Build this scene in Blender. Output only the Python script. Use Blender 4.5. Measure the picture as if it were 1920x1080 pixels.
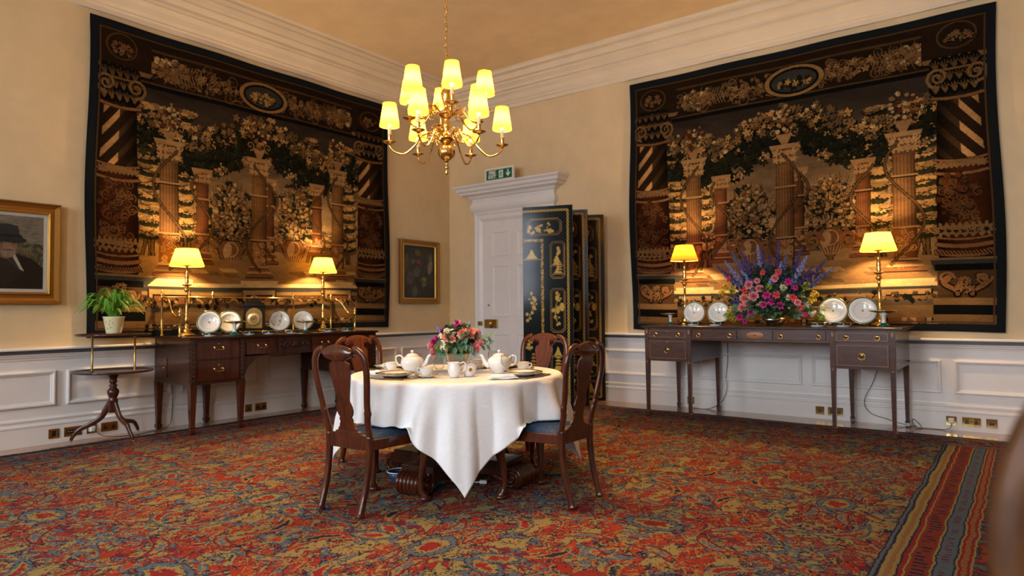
import bpy, math, random
import numpy as np
from mathutils import Vector, Matrix
C = bpy.context.scene
for o in list(bpy.data.objects): bpy.data.objects.remove(o)
PI = math.pi
def R(a): return math.radians(a)

# ---------------------------------------------------------------- camera
EYE = np.array([7.2128, -7.8843, 1.2]); F = 1266.19
yaw, pitch, roll = 0.649153835, 0.0323103122, -0.00765832040
FW = np.array([-math.sin(yaw)*math.cos(pitch), math.cos(yaw)*math.cos(pitch), math.sin(pitch)])
RT = np.cross(FW, [0, 0, 1]); RT /= np.linalg.norm(RT); UP = np.cross(RT, FW)
RT, UP = RT*math.cos(roll)+UP*math.sin(roll), -RT*math.sin(roll)+UP*math.cos(roll)
cd = bpy.data.cameras.new('camera'); cam = bpy.data.objects.new('camera', cd)
C.collection.objects.link(cam); C.camera = cam
m = Matrix.Identity(4)
for i in range(3): m[i][0], m[i][1], m[i][2], m[i][3] = RT[i], UP[i], -FW[i], EYE[i]
cam.matrix_world = m
cd.sensor_width = 36; cd.lens = F/1920*36; cd.clip_start = 0.05; cd.clip_end = 100
cd.dof.use_dof = True; cd.dof.focus_distance = 4.25; cd.dof.aperture_fstop = 2.2

# ---------------------------------------------------------------- world, exposure, daylight
w = bpy.data.worlds.new('world'); C.world = w; w.use_nodes = True
w.node_tree.nodes['Background'].inputs[0].default_value = (0.75, 0.85, 1.0, 1)
w.node_tree.nodes['Background'].inputs[1].default_value = 0.5
C.view_settings.view_transform = 'Standard'; C.view_settings.look = 'None'
C.view_settings.gamma = 1; C.view_settings.use_curve_mapping = False
C.view_settings.exposure = 0.15
C.cycles.use_denoising = True
C.cycles.max_bounces = 8; C.cycles.diffuse_bounces = 4; C.cycles.glossy_bounces = 4
C.cycles.transmission_bounces = 8; C.cycles.transparent_max_bounces = 32
C.cycles.sample_clamp_indirect = 6; C.cycles.caustics_reflective = False; C.cycles.caustics_refractive = False
WARM = (1.0, 0.55, 0.19)
DAY = (0.80, 0.89, 1.0)
RW, RD, RH = 10.2, 10.4, 4.62      # room: x 0..RW, y -RD..0, z 0..RH
WINS = [(1.3, 2.6), (4.3, 5.6), (7.3, 8.6)]  # windows in the front wall (x ranges), z 0.8..3.7
def area(name, loc, rot, sx, sy, power, col):
    l = bpy.data.lights.new(name, 'AREA'); l.shape = 'RECTANGLE'; l.size = sx; l.size_y = sy
    l.energy = power; l.color = col
    o = bpy.data.objects.new(name, l); C.collection.objects.link(o); o.location = loc; o.rotation_euler = rot
    return o
for i, (a, b) in enumerate(WINS):
    area('window_daylight', ((a+b)/2, -RD-0.75, 2.75), (R(58), 0, 0), 1.9, 3.0, (370, 370, 290)[i], DAY)
CHAND = 36.0    # watts per chandelier bulb
LAMP = 66.0     # watts per table lamp bulb

# ---------------------------------------------------------------- mesh helper
class MB:
    def __init__(s): s.V = []; s.F = []; s.S = []
    def add(s, vs, fs, smooth=False, M=None):
        b = len(s.V)
        if M is not None: vs = [tuple(M @ Vector(v)) for v in vs]
        s.V += [tuple(v) for v in vs]; s.F += [tuple(b+i for i in f) for f in fs]; s.S += [smooth]*len(fs)
        return s
    def box(s, x0, x1, y0, y1, z0, z1, M=None):
        v = [(x, y, z) for z in (z0, z1) for y in (y0, y1) for x in (x0, x1)]
        return s.add(v, [(0, 2, 3, 1), (4, 5, 7, 6), (0, 1, 5, 4), (2, 6, 7, 3), (0, 4, 6, 2), (1, 3, 7, 5)], False, M)
    def lathe(s, prof, n=32, M=None, smooth=True, mod=None, caps=True):
        vs, fs = [], []
        for (r, z) in prof:
            for k in range(n):
                a = 2*PI*k/n; rr = r*(mod(a, z) if mod else 1)
                vs.append((rr*math.cos(a), rr*math.sin(a), z))
        m_ = len(prof)
        for i in range(m_-1):
            for k in range(n): fs.append((i*n+k, i*n+(k+1) % n, (i+1)*n+(k+1) % n, (i+1)*n+k))
        if caps:
            if prof[0][0] > 1e-4: fs.append(tuple(range(n))[::-1])
            if prof[-1][0] > 1e-4: fs.append(tuple((m_-1)*n+k for k in range(n)))
        s.add(vs, fs, smooth, M)
        if caps:
            for q in range(1, len(fs)-(m_-1)*n+1): s.S[-q] = False
        return s
    def loft(s, rings, closed=True, caps=True, smooth=True, M=None):
        n = len(rings[0]); vs = [p for r in rings for p in r]; fs = []
        for i in range(len(rings)-1):
            for k in range(n if closed else n-1):
                fs.append((i*n+k, i*n+(k+1) % n, (i+1)*n+(k+1) % n, (i+1)*n+k))
        if caps and closed:
            fs.append(tuple(range(n))[::-1]); fs.append(tuple((len(rings)-1)*n+k for k in range(n)))
        s.add(vs, fs, smooth, M)
        if caps and closed: s.S[-1] = s.S[-2] = False
        return s
    def tube(s, path, rad, n=10, M=None, flat=None, sq=1.0, caps=True, up=(0, 0, 1)):
        P = [Vector(p) for p in path]; rings = []
        rs = rad if isinstance(rad, (list, tuple)) else [rad]*len(P)
        nrm = None
        for i, p in enumerate(P):
            t = (P[min(i+1, len(P)-1)]-P[max(i-1, 0)]).normalized()
            if nrm is None:
                u = Vector(up) if abs(t.dot(Vector(up))) < .95 else Vector((1, 0, 0))
                nrm = (u-t*u.dot(t)).normalized()
            else: nrm = (nrm-t*nrm.dot(t)).normalized()
            bi = t.cross(nrm); r = rs[i]
            ra, rb = (r if isinstance(r, (tuple, list)) else (r, r))
            ring = []
            for k in range(n):
                a = 2*PI*k/n; c_, s_ = math.cos(a), math.sin(a)
                if sq != 1.0:
                    c_ = math.copysign(abs(c_)**sq, c_); s_ = math.copysign(abs(s_)**sq, s_)
                ring.append(tuple(p+nrm*ra*c_+bi*rb*s_))
            rings.append(ring)
        return s.loft(rings, True, caps, True, M)
    def prism(s, poly, a, b, axis='z', M=None, smooth=False):
        n = len(poly)
        f = {'z': lambda p, h: (p[0], p[1], h), 'y': lambda p, h: (p[0], h, p[1]), 'x': lambda p, h: (h, p[0], p[1])}[axis]
        vs = [f(p, a) for p in poly]+[f(p, b) for p in poly]
        fs = [tuple(range(n))[::-1], tuple(range(n, 2*n))]+[(k, (k+1) % n, n+(k+1) % n, n+k) for k in range(n)]
        return s.add(vs, fs, smooth, M)
    def sphere(s, c, r, n=12, M=None, sc=(1, 1, 1)):
        pr = [(math.sin(PI*i/(n//2+2)), -math.cos(PI*i/(n//2+2))) for i in range(n//2+3)]
        T = Matrix.Translation(c) @ Matrix.Diagonal((r*sc[0], r*sc[1], r*sc[2], 1))
        if M is not None: T = M @ T
        return s.lathe([(max(a, 1e-5), b) for a, b in pr], n, T)
    def grid(s, fn, nu, nv, M=None, smooth=True):
        vs = [fn(i/nu, j/nv) for j in range(nv+1) for i in range(nu+1)]
        fs = [(j*(nu+1)+i, j*(nu+1)+i+1, (j+1)*(nu+1)+i+1, (j+1)*(nu+1)+i) for j in range(nv) for i in range(nu)]
        return s.add(vs, fs, smooth, M)
    def frame(s, u0, u1, v0, v1, prof, mp):
        """mitred moulding round a rectangle; prof = [(inset, height)], mp(u,v,h) -> xyz"""
        rings = []
        for (d, h) in prof:
            rings.append([mp(u0+d, v0+d, h), mp(u1-d, v0+d, h), mp(u1-d, v1-d, h), mp(u0+d, v1-d, h)])
        return s.loft(rings, True, False, False)
    def build(s, name, mat, parent=None, bevel=0, loc=None, sub=0):
        me = bpy.data.meshes.new(name); me.from_pydata(s.V, [], s.F); me.validate()
        if len(me.polygons) == len(s.S): me.polygons.foreach_set('use_smooth', s.S)
        me.materials.append(mat)
        o = bpy.data.objects.new(name, me); C.collection.objects.link(o)
        if parent is not None: o.parent = parent
        if loc is not None: o.location = loc
        if bevel:
            b = o.modifiers.new('bevel', 'BEVEL'); b.width = bevel; b.segments = 2; b.limit_method = 'ANGLE'; b.angle_limit = R(40)
        if sub:
            b = o.modifiers.new('subsurf', 'SUBSURF'); b.levels = b.render_levels = sub
        return o
def spiral(c, r0, r1, turns, a0=0, n=26, ax='xz', off=0):
    out = []
    for i in range(n+1):
        t = i/n; r = r0+(r1-r0)*t; a = a0+turns*2*PI*t
        u, v = c[0]+r*math.cos(a), c[1]+r*math.sin(a)
        out.append((u, off, v) if ax == 'xz' else (u, v, off))
    return out
def smooth_path(pts, k=6):
    P = [Vector(p) for p in pts]; P = [P[0]*2-P[1]]+P+[P[-1]*2-P[-2]]; out = []
    for i in range(1, len(P)-2):
        for j in range(k):
            t = j/k; a, b, c, d = P[i-1:i+3]
            out.append(tuple(0.5*((2*b)+(c-a)*t+(2*a-5*b+4*c-d)*t*t+(3*b-a-3*c+d)*t**3)))
    out.append(tuple(P[-2])); return out
def thing(name, label, cat, loc=(0, 0, 0), rz=0, group=None):
    o = bpy.data.objects.new(name, None); C.collection.objects.link(o); o.empty_display_size = .1
    o.location = loc; o.rotation_euler = (0, 0, rz); return tag(o, label, cat, group)
def tag(o, label=None, cat=None, group=None, kind=None):
    for k, v in (('label', label), ('category', cat), ('group', group), ('kind', kind)):
        if v: o[k] = v
    return o
def struct(o, label=None): return tag(o, label, None, None, 'structure')
bpy_children = {}
def dup(root, loc=None, rz=None, label=None, group=None, kids=None):
    def cp(o, par):
        c = o.copy(); C.collection.objects.link(c)
        if par is not None: c.parent = par
        for ch in [x for x in ALLOBJ() if x.parent == o]: cp(ch, c)
        return c
    r = cp(root, None)
    if loc is not None: r.location = loc
    if rz is not None: r.rotation_euler = (0, 0, rz)
    if label: r['label'] = label
    if group: r['group'] = group
    return r
def ALLOBJ(): return list(C.collection.objects)

# ---------------------------------------------------------------- materials
def mat(name, col=(.8, .8, .8), rough=.5, metal=0, spec=.5, coat=0, trans=0, ior=1.45, emit=None, es=0, bump=None, sheen=0, alpha=None):
    m = bpy.data.materials.new(name); m.use_nodes = True
    b = m.node_tree.nodes['Principled BSDF']
    b.inputs['Base Color'].default_value = (*col, 1); b.inputs['Roughness'].default_value = rough
    b.inputs['Metallic'].default_value = metal; b.inputs['Specular IOR Level'].default_value = spec
    b.inputs['Coat Weight'].default_value = coat; b.inputs['Coat Roughness'].default_value = .05
    b.inputs['Transmission Weight'].default_value = trans; b.inputs['IOR'].default_value = ior
    b.inputs['Sheen Weight'].default_value = sheen
    if emit: b.inputs['Emission Color'].default_value = (*emit, 1); b.inputs['Emission Strength'].default_value = es
    return m
class S:
    """socket with arithmetic: every operator adds a math node"""
    def __init__(s, nt, k): s.nt = nt; s.k = k
    def _m(s, op, *a, clamp=False):
        n = s.nt.nodes.new('ShaderNodeMath'); n.operation = op; n.use_clamp = clamp
        for i, x in enumerate((s,)+a):
            if isinstance(x, S): s.nt.links.new(x.k, n.inputs[i])
            else: n.inputs[i].default_value = x
        return S(s.nt, n.outputs[0])
    def __add__(s, o): return s._m('ADD', o)
    def __radd__(s, o): return s._m('ADD', o)
    def __sub__(s, o): return s._m('SUBTRACT', o)
    def __rsub__(s, o): return (s*-1)+o
    def __mul__(s, o): return s._m('MULTIPLY', o)
    def __rmul__(s, o): return s._m('MULTIPLY', o)
    def __truediv__(s, o): return s._m('DIVIDE', o)
    def __gt__(s, o): return s._m('GREATER_THAN', o)
    def __lt__(s, o): return s._m('LESS_THAN', o)
    def abs(s): return s._m('ABSOLUTE')
    def sin(s): return s._m('SINE')
    def snap(s, v): return s._m('SNAP', v)
    def ping(s, v): return s._m('PINGPONG', v)
    def fract(s): return s._m('FRACT')
    def band(s, c, w): return (s-c).abs() < w
    def step(s, a, b):
        n = s.nt.nodes.new('ShaderNodeMapRange'); n.interpolation_type = 'SMOOTHSTEP'
        s.nt.links.new(s.k, n.inputs[0]); n.inputs[1].default_value = a; n.inputs[2].default_value = b
        return S(s.nt, n.outputs[0])
def coords(nt, kind='Object'):
    n = nt.nodes.new('ShaderNodeTexCoord'); x = nt.nodes.new('ShaderNodeSeparateXYZ')
    nt.links.new(n.outputs[kind], x.inputs[0]); return [S(nt, k) for k in x.outputs]
def vec(nt, x, y, z=0.0):
    n = nt.nodes.new('ShaderNodeCombineXYZ')
    for i, a in enumerate((x, y, z)):
        if isinstance(a, S): nt.links.new(a.k, n.inputs[i])
        else: n.inputs[i].default_value = a
    return n.outputs[0]
def noise(nt, v, scale, detail=2, rough=.5, dist=0):
    n = nt.nodes.new('ShaderNodeTexNoise'); nt.links.new(v, n.inputs['Vector'])
    n.inputs['Scale'].default_value = scale; n.inputs['Detail'].default_value = detail
    n.inputs['Roughness'].default_value = rough; n.inputs['Distortion'].default_value = dist
    return S(nt, n.outputs[0])
def voro(nt, v, scale, out='Distance', feature='F1', rnd=1):
    n = nt.nodes.new('ShaderNodeTexVoronoi'); n.feature = feature; nt.links.new(v, n.inputs['Vector'])
    n.inputs['Scale'].default_value = scale; n.inputs['Randomness'].default_value = rnd
    return S(nt, n.outputs[out]) if out == 'Distance' else n.outputs[out]
def mix(nt, fac, a, b):
    n = nt.nodes.new('ShaderNodeMix'); n.data_type = 'RGBA'
    if isinstance(fac, S): nt.links.new(fac.k, n.inputs[0])
    else: n.inputs[0].default_value = fac
    for i, c in ((6, a), (7, b)):
        if isinstance(c, tuple): n.inputs[i].default_value = (*c, 1)
        else: nt.links.new(c, n.inputs[i])
    return n.outputs[2]
def bump(nt, h, strength=.3, dist=.01):
    n = nt.nodes.new('ShaderNodeBump'); nt.links.new(h.k, n.inputs['Height'])
    n.inputs['Strength'].default_value = strength; n.inputs['Distance'].default_value = dist
    nt.links.new(n.outputs[0], nt.nodes['Principled BSDF'].inputs['Normal'])
def setcol(m, c): m.node_tree.links.new(c, m.node_tree.nodes['Principled BSDF'].inputs['Base Color'])
def wood(name, dark, light, rough=.25, scale=(14, 14, 2.2), coat=.4, spec=.5):
    m = mat(name, rough=rough, coat=coat, spec=spec); nt = m.node_tree
    x, y, z = coords(nt); v = vec(nt, x*scale[0], y*scale[1], z*scale[2])
    a = noise(nt, v, 1.6, 4, .6, 1.2); b = noise(nt, v, 9, 2, .6)
    setcol(m, mix(nt, (a*.75+b*.3).step(.32, .72), dark, light)); return m
M_mahog = wood('mahogany', (.026, .007, .004), (.062, .018, .008), .3, spec=.35)
M_mahog2 = wood('mahogany_red', (.036, .008, .004), (.095, .022, .007), .3, coat=.55, spec=.3)
M_maho_dk = wood('dark_mahogany', (.02, .006, .004), (.06, .018, .009), .3)
M_inlay = wood('inlaid_mahogany', (.045, .018, .012), (.09, .036, .024), .28, scale=(3, 14, 14))
M_satin = mat('satinwood_inlay', (.35, .15, .05), .35)
M_rose = wood('rosewood_base', (.03, .01, .006), (.1, .035, .018), .3)
M_brass = mat('polished_brass', (.83, .55, .17), .16, 1)
M_brassd = mat('aged_brass', (.45, .30, .09), .3, 1)
M_gold = mat('gilding', (.62, .38, .10), .32, 1)
M_goldd = mat('antique_gilding', (.36, .19, .05), .42, 1)
M_silver = mat('aged_silver', (.55, .5, .4), .25, 1)
M_china = mat('white_china', (.86, .84, .8), .12, coat=.3)
M_cream = mat('cream_ceramic', (.78, .72, .42), .25)
M_green = mat('green_glaze', (.006, .12, .085), .15, coat=.3)
M_black = mat('black_plastic', (.01, .01, .01), .4)
M_white = mat('white_plastic', (.8, .8, .78), .35)
M_glass = bpy.data.materials.new('clear_glass'); M_glass.use_nodes = True; nt = M_glass.node_tree; nt.nodes.clear()
_o = nt.nodes.new('ShaderNodeOutputMaterial'); _t = nt.nodes.new('ShaderNodeBsdfTransparent'); _g = nt.nodes.new('ShaderNodeBsdfGlossy'); _m = nt.nodes.new('ShaderNodeMixShader'); _f = nt.nodes.new('ShaderNodeLayerWeight')
_t.inputs[0].default_value = (.95, .95, .93, 1); _g.inputs['Roughness'].default_value = .03; _f.inputs[0].default_value = .12
_k = nt.nodes.new('ShaderNodeMath'); _k.operation = 'MULTIPLY'; _k.inputs[1].default_value = .55; nt.links.new(_f.outputs['Fresnel'], _k.inputs[0]); nt.links.new(_k.outputs[0], _m.inputs[0]); nt.links.new(_t.outputs[0], _m.inputs[1]); nt.links.new(_g.outputs[0], _m.inputs[2]); nt.links.new(_m.outputs[0], _o.inputs[0])
M_navy = mat('navy_cloth', (.007, .009, .011), .95, spec=.1)
M_grey = mat('grey_paint_band', (.085, .085, .09), .45)
M_lead = mat('black_wood', (.008, .006, .005), .35, spec=.25)
def painted(name, col, rough, k=.03, sc=3):
    m = mat(name, col, rough); nt = m.node_tree; v = coords(nt)
    n_ = noise(nt, vec(nt, *v), sc, 4, .6); d = tuple(c*(1-k*2) for c in col); e = tuple(min(1, c*(1+k)) for c in col)
    setcol(m, mix(nt, n_.step(.3, .7), d, e)); bump(nt, noise(nt, vec(nt, *v), 90, 2), .05, .002); return m
M_wall = painted('cream_wall_paint', (.74, .56, .32), .6)
M_ceil = painted('cream_ceiling_paint', (.80, .62, .40), .7)
M_trim = painted('white_gloss_paint', (.82, .78, .74), .35, .015)
M_cornice = painted('ivory_cornice_paint', (.78, .66, .50), .55, .02)

# floor boards
M_floor = mat('oak_boards', rough=.16, coat=.3); nt = M_floor.node_tree
x, y, z = coords(nt)
g = noise(nt, vec(nt, x*2, y*22, 0.0), 2.5, 4, .6, .6)
cidx = (y/.09)._m('FLOOR'); tone = noise(nt, vec(nt, cidx*3.7, (x*.4)._m('FLOOR'), 0.0), 1, 0)
gap = (y/.09).fract() < .035
c = mix(nt, g.step(.3, .7), (.30, .155, .08), (.46, .27, .15)); c = mix(nt, tone*.5, c, (.5, .31, .2))
setcol(M_floor, mix(nt, gap, c, (.02, .01, .006)))

# vertex-colour material for woven and painted pictures
def artmat(name, rough=.85, weave=True, coat=0, spec=.2):
    m = mat(name, rough=rough, coat=coat, spec=spec); nt = m.node_tree
    a = nt.nodes.new('ShaderNodeAttribute'); a.attribute_name = 'Col'; c = a.outputs['Color']
    if weave:
        x, y, z = coords(nt)
        n_ = noise(nt, vec(nt, x*60, y*60, z*260), 1, 2, .7)
        c = mix(nt, n_.step(.25, .75)*.45, c, (.006, .005, .004))
        bump(nt, noise(nt, vec(nt, x*30, y*30, z*300), 1, 2), .4, .004)
    setcol(m, c); return m
M_tap = artmat('woven_wool', 1.0, True, 0, .03); M_oil = artmat('oil_paint', .4, False, 0.0, .4); M_lac = artmat('black_lacquer', .12, False, 0, .16)

# ================================================================ painting kit for woven, painted and lacquered pictures
class Art:
    def __init__(s, W, H, res, bg=(0, 0, 0), seed=1):
        s.W, s.H = W, H; s.nx, s.ny = int(W/res)+1, int(H/res)+1
        s.dx, s.dy = W/(s.nx-1), H/(s.ny-1)
        s.c = np.zeros((s.ny, s.nx, 3)); s.c[:] = bg; s.rs = np.random.RandomState(seed)
    def win(s, x0, x1, y0, y1):
        i0 = max(0, int(x0/s.dx)); i1 = min(s.nx, int(x1/s.dx)+2); j0 = max(0, int(y0/s.dy)); j1 = min(s.ny, int(y1/s.dy)+2)
        if i1 <= i0 or j1 <= j0: return None
        X, Y = np.meshgrid(np.arange(i0, i1)*s.dx, np.arange(j0, j1)*s.dy); return (slice(j0, j1), slice(i0, i1)), X, Y
    def put(s, sl, mask, col, a=1.0):
        m_ = np.clip(mask.astype(float)*a, 0, 1)[..., None]; s.c[sl] = s.c[sl]*(1-m_)+np.asarray(col)*m_
    def ell(s, x, y, rx, ry, col, rot=0, a=1):
        q = max(rx, ry); w_ = s.win(x-q, x+q, y-q, y+q)
        if w_ is None: return
        sl, X, Y = w_; X = X-x; Y = Y-y; c_, n_ = math.cos(rot), math.sin(rot)
        s.put(sl, ((X*c_+Y*n_)/rx)**2+((-X*n_+Y*c_)/ry)**2 < 1, col, a)
    def ring(s, x, y, rx, ry, t, col, a=1):
        w_ = s.win(x-rx, x+rx, y-ry, y+ry)
        if w_ is None: return
        sl, X, Y = w_; d = np.sqrt(((X-x)/rx)**2+((Y-y)/ry)**2); s.put(sl, (d < 1) & (d > 1-t), col, a)
    def poly(s, P, col, a=1):
        P = np.array(P, float); w_ = s.win(P[:, 0].min(), P[:, 0].max(), P[:, 1].min(), P[:, 1].max())
        if w_ is None: return
        sl, X, Y = w_; ins = np.zeros(X.shape, bool); n = len(P)
        for i in range(n):
            (x1, y1), (x2, y2) = P[i], P[(i+1) % n]
            if y1 == y2: continue
            ins ^= ((Y >= min(y1, y2)) & (Y < max(y1, y2)) & (X < (x2-x1)*(Y-y1)/(y2-y1)+x1))
        s.put(sl, ins, col, a)
    def line(s, P, w0, col, w1=None, a=1):
        w1 = w0 if w1 is None else w1; n = len(P)-1
        for i in range(n):
            (x1, y1), (x2, y2) = P[i], P[i+1]; q = max(w0, w1, s.dx)
            w_ = s.win(min(x1, x2)-q, max(x1, x2)+q, min(y1, y2)-q, max(y1, y2)+q)
            if w_ is None: continue
            sl, X, Y = w_; L = (x2-x1)**2+(y2-y1)**2+1e-12
            t = np.clip(((X-x1)*(x2-x1)+(Y-y1)*(y2-y1))/L, 0, 1)
            d = np.hypot(X-x1-t*(x2-x1), Y-y1-t*(y2-y1)); s.put(sl, d < (w0+(w1-w0)*(i+t)/n)/2, col, a)
    def star(s, x, y, r, col, k=5, depth=.45, rot=0, a=1, sq=1):
        w_ = s.win(x-r, x+r, y-r, y+r)
        if w_ is None: return
        sl, X, Y = w_; X = X-x; Y = (Y-y)/sq; th = np.arctan2(Y, X)+rot; d = np.hypot(X, Y)
        s.put(sl, d < r*(1-depth*(.5-.5*np.cos(k*th))), col, a)
    def leaf(s, x, y, r, ang, col, vein=None):
        s.star(x, y, r, col, 5, .5, ang)
        if vein is not None and r > .02:
            for q in (-.9, 0, .9): s.line([(x, y), (x+r*.7*math.cos(-ang+q), y+r*.7*math.sin(-ang+q))], .005, vein)
    def curl(s, x, y, r, w0, col, sgn=1, a0=0, turns=1.5, a=1):
        s.line([(x+r*(1-t)*math.cos(a0+sgn*turns*2*PI*t), y+r*(1-t)*math.sin(a0+sgn*turns*2*PI*t)) for t in np.linspace(0, .95, 18)], w0, col, w0*.5, a)
    def fbm(s, px, octs=4, anis=(1, 1)):
        out = np.zeros((s.ny, s.nx)); amp = 1; tot = 0
        for o in range(octs):
            gy = max(2, int(s.ny/px*2**o*anis[1])); gx = max(2, int(s.nx/px*2**o*anis[0])); g_ = s.rs.rand(gy+1, gx+1)
            yy = np.linspace(0, gy-1e-3, s.ny); xx = np.linspace(0, gx-1e-3, s.nx); iy = yy.astype(int); ix = xx.astype(int)
            fy = (yy-iy)[:, None]; fx = (xx-ix)[None]; fy = fy*fy*(3-2*fy); fx = fx*fx*(3-2*fx)
            v = (g_[iy][:, ix]*(1-fy)*(1-fx)+g_[iy+1][:, ix]*fy*(1-fx)+g_[iy][:, ix+1]*(1-fy)*fx+g_[iy+1][:, ix+1]*fy*fx)
            out += v*amp; tot += amp; amp *= .55
        return out/tot
    def mesh(s, name, m_, parent, mp, thick=0):
        """mp(U, Vv) -> X, Y, Z arrays (U from left, Vv from top)"""
        U, Vv = np.meshgrid(np.linspace(0, s.W, s.nx), np.linspace(0, s.H, s.ny)); X, Y, Z = mp(U, Vv)
        co = np.stack([X, Y, Z], -1).reshape(-1, 3); n = s.nx*s.ny
        idx = np.arange(n).reshape(s.ny, s.nx)
        q = np.stack([idx[:-1, :-1], idx[1:, :-1], idx[1:, 1:], idx[:-1, 1:]], -1).reshape(-1, 4)
        me = bpy.data.meshes.new(name); me.vertices.add(n); me.vertices.foreach_set('co', co.ravel())
        me.loops.add(q.size); me.loops.foreach_set('vertex_index', q.ravel().astype(np.int32))
        me.polygons.add(len(q)); me.polygons.foreach_set('loop_start', np.arange(0, q.size, 4, dtype=np.int32))
        me.update(calc_edges=True); me.polygons.foreach_set('use_smooth', np.ones(len(q), bool))
        ca = me.color_attributes.new('Col', 'FLOAT_COLOR', 'POINT')
        ca.data.foreach_set('color', np.concatenate([s.c.reshape(-1, 3), np.ones((n, 1))], 1).ravel())
        me.materials.append(m_); o = bpy.data.objects.new(name, me); C.collection.objects.link(o)
        if parent is not None: o.parent = parent
        if thick:
            k = o.modifiers.new('solid', 'SOLIDIFY'); k.thickness = thick; k.offset = -1
        return o
def RAY(px, py): return FW*F+RT*(px-960)-UP*(py-540)

# ================================================================ THE ROOM
def quad(name, pts, m_, kind=True):
    o = MB().add(pts, [(0, 1, 2, 3)]).build(name, m_)
    if kind: struct(o)
    return o
fl = MB().box(-.1, RW+.1, -RD-.3, .1, -.1, 0).build('floor', M_floor); struct(fl)
ce = MB().box(-.1, RW+.1, -RD-.3, .1, RH, RH+.1).build('ceiling', M_ceil); struct(ce)
wl = MB().box(-.12, 0, -RD, .1, 0, RH).build('wall_left', M_wall); struct(wl)
wb = MB().box(0, RW, 0, .12, 0, RH).build('wall_back', M_wall); struct(wb)
wr = MB().box(RW, RW+.12, -RD, .1, 0, RH).build('wall_right', M_wall); struct(wr)
b = MB(); ed = [0]
for a, c_ in WINS: ed += [a, c_]
ed.append(RW)
for i in range(0, len(ed), 2): b.box(ed[i], ed[i+1], -RD-.3, -RD, 0, RH)
for a, c_ in WINS: b.box(a, c_, -RD-.3, -RD, 0, .8); b.box(a, c_, -RD-.3, -RD, 3.7, RH)
wf = b.build('wall_front', M_wall); struct(wf)
for i, (a, c_) in enumerate(WINS):
    b = MB()
    for x in (a, c_-.06): b.box(x, x+.06, -RD-.1, -RD-.04, .8, 3.7)
    for z in (.8, 2.2, 3.64): b.box(a+.06, c_-.06, -RD-.1, -RD-.04, z, z+.06)
    for k in (1, 2): xx = a+(c_-a)*k/3; b.box(xx-.012, xx+.012, -RD-.09, -RD-.05, .86, 3.64)
    for z in (1.32, 1.76, 2.72, 3.18): b.box(a+.06, c_-.06, -RD-.085, -RD-.055, z-.012, z+.012)
    o = b.build('window_%d' % (i+1), M_trim); struct(o)

# cornice: profile (out from wall, z)
CP = [(0, 4.176), (.03, 4.176), (.03, 4.225), (.05, 4.235), (.05, 4.255), (.075, 4.28), (.105, 4.335), (.15, 4.37), (.15, 4.39),
      (.19, 4.395), (.19, 4.43), (.25, 4.47), (.25, 4.49), (.30, 4.50), (.33, 4.54), (.33, 4.56), (.40, 4.57), (.40, 4.60), (.43, RH), (0, RH)]
def run(name, prof, side, a, b_, m_, trimA=0, trimB=1):
    """sweep a profile along a wall; mitre at the corner (trimB)"""
    r1, r2 = [], []
    for (d, z) in prof:
        if side == 'left': r1.append((d, a, z)); r2.append((d, b_-d*trimB, z))
        elif side == 'back': r1.append((a+d*trimA, -d, z)); r2.append((b_, -d, z))
        elif side == 'right': r1.append((RW-d, a, z)); r2.append((RW-d, b_-d*trimB, z))
    o = MB().loft([r1, r2], True, True, False).build(name, m_)
    return struct(o)
run('trim_1', CP, 'left', -RD, 0, M_cornice); run('trim_2', CP, 'back', 0, RW, M_cornice, 1)
run('trim_3', CP, 'right', -RD, 0, M_cornice)
DR = [(0, .775), (.02, .775), (.022, .79), (.034, .80), (.036, .812), (.048, .82), (.05, .828), (0, .828)]   # lower moulding
DG = [(0, .828), (.03, .828), (.03, .862), (0, .862)]                                                # dark grey band
DT = [(0, .862), (.05, .862), (.058, .868), (.058, .878), (.045, .888), (0, .888)]                   # top ledge
SK = [(0, 0), (.028, 0), (.028, .165), (.034, .172), (.034, .185), (.022, .2), (.022, .215), (.03, .225), (.03, .236), (.014, .25), (.012, .262), (0, .262)]
run('trim_4', DR, 'left', -RD, 0, M_trim); run('trim_5', DR, 'back', 0, .55, M_trim, 1); run('trim_6', DR, 'back', 2.01, RW, M_trim)
run('trim_7', DG, 'left', -RD, 0, M_grey); run('trim_8', DG, 'back', 0, .55, M_grey, 1); run('trim_9', DG, 'back', 2.01, RW, M_grey)
run('trim_10', DT, 'left', -RD, 0, M_trim); run('trim_11', DT, 'back', 0, .55, M_trim, 1); run('trim_12', DT, 'back', 2.01, RW, M_trim)
run('baseboard_left', SK, 'left', -RD, 0, M_trim); run('baseboard_back', SK, 'back', 2.01, RW, M_trim); run('baseboard_corner', SK, 'back', 0, .55, M_trim, 1)
# painted dado boards and the raised panel mouldings
struct(MB().box(0, .012, -RD, 0, 0, .83).build('trim_13', M_trim))
b = MB().box(0, .55, -.012, 0, 0, .83); b.box(2.01, RW, -.012, 0, 0, .83); struct(b.build('trim_14', M_trim))
PP = [(0, 0), (0, .02), (.01, .026), (.02, .024), (.028, .012), (.036, .010), (.04, 0)]
n = 15
for (u0, u1) in [(-6.46, -5.434), (-5.34, -4.37), (-4.27, -3.33), (-3.2, -2.22), (-2.12, -1.16), (-1.06, -.12), (-7.5, -6.56)]:
    o = MB().frame(u0, u1, .35, .672, PP, lambda u, v, h: (.012+h, u, v)).build('trim_%d' % n, M_trim); struct(o); n += 1
for (u0, u1) in [(.1, .45), (2.13, 2.68), (2.78, 3.95), (4.06, 5.24), (5.34, 6.54), (6.65, 7.85), (7.95, 9.1)]:
    o = MB().frame(u0, u1, .35, .672, PP, lambda u, v, h: (u, -.012-h, v)).build('trim_%d' % n, M_trim); struct(o); n += 1

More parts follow.
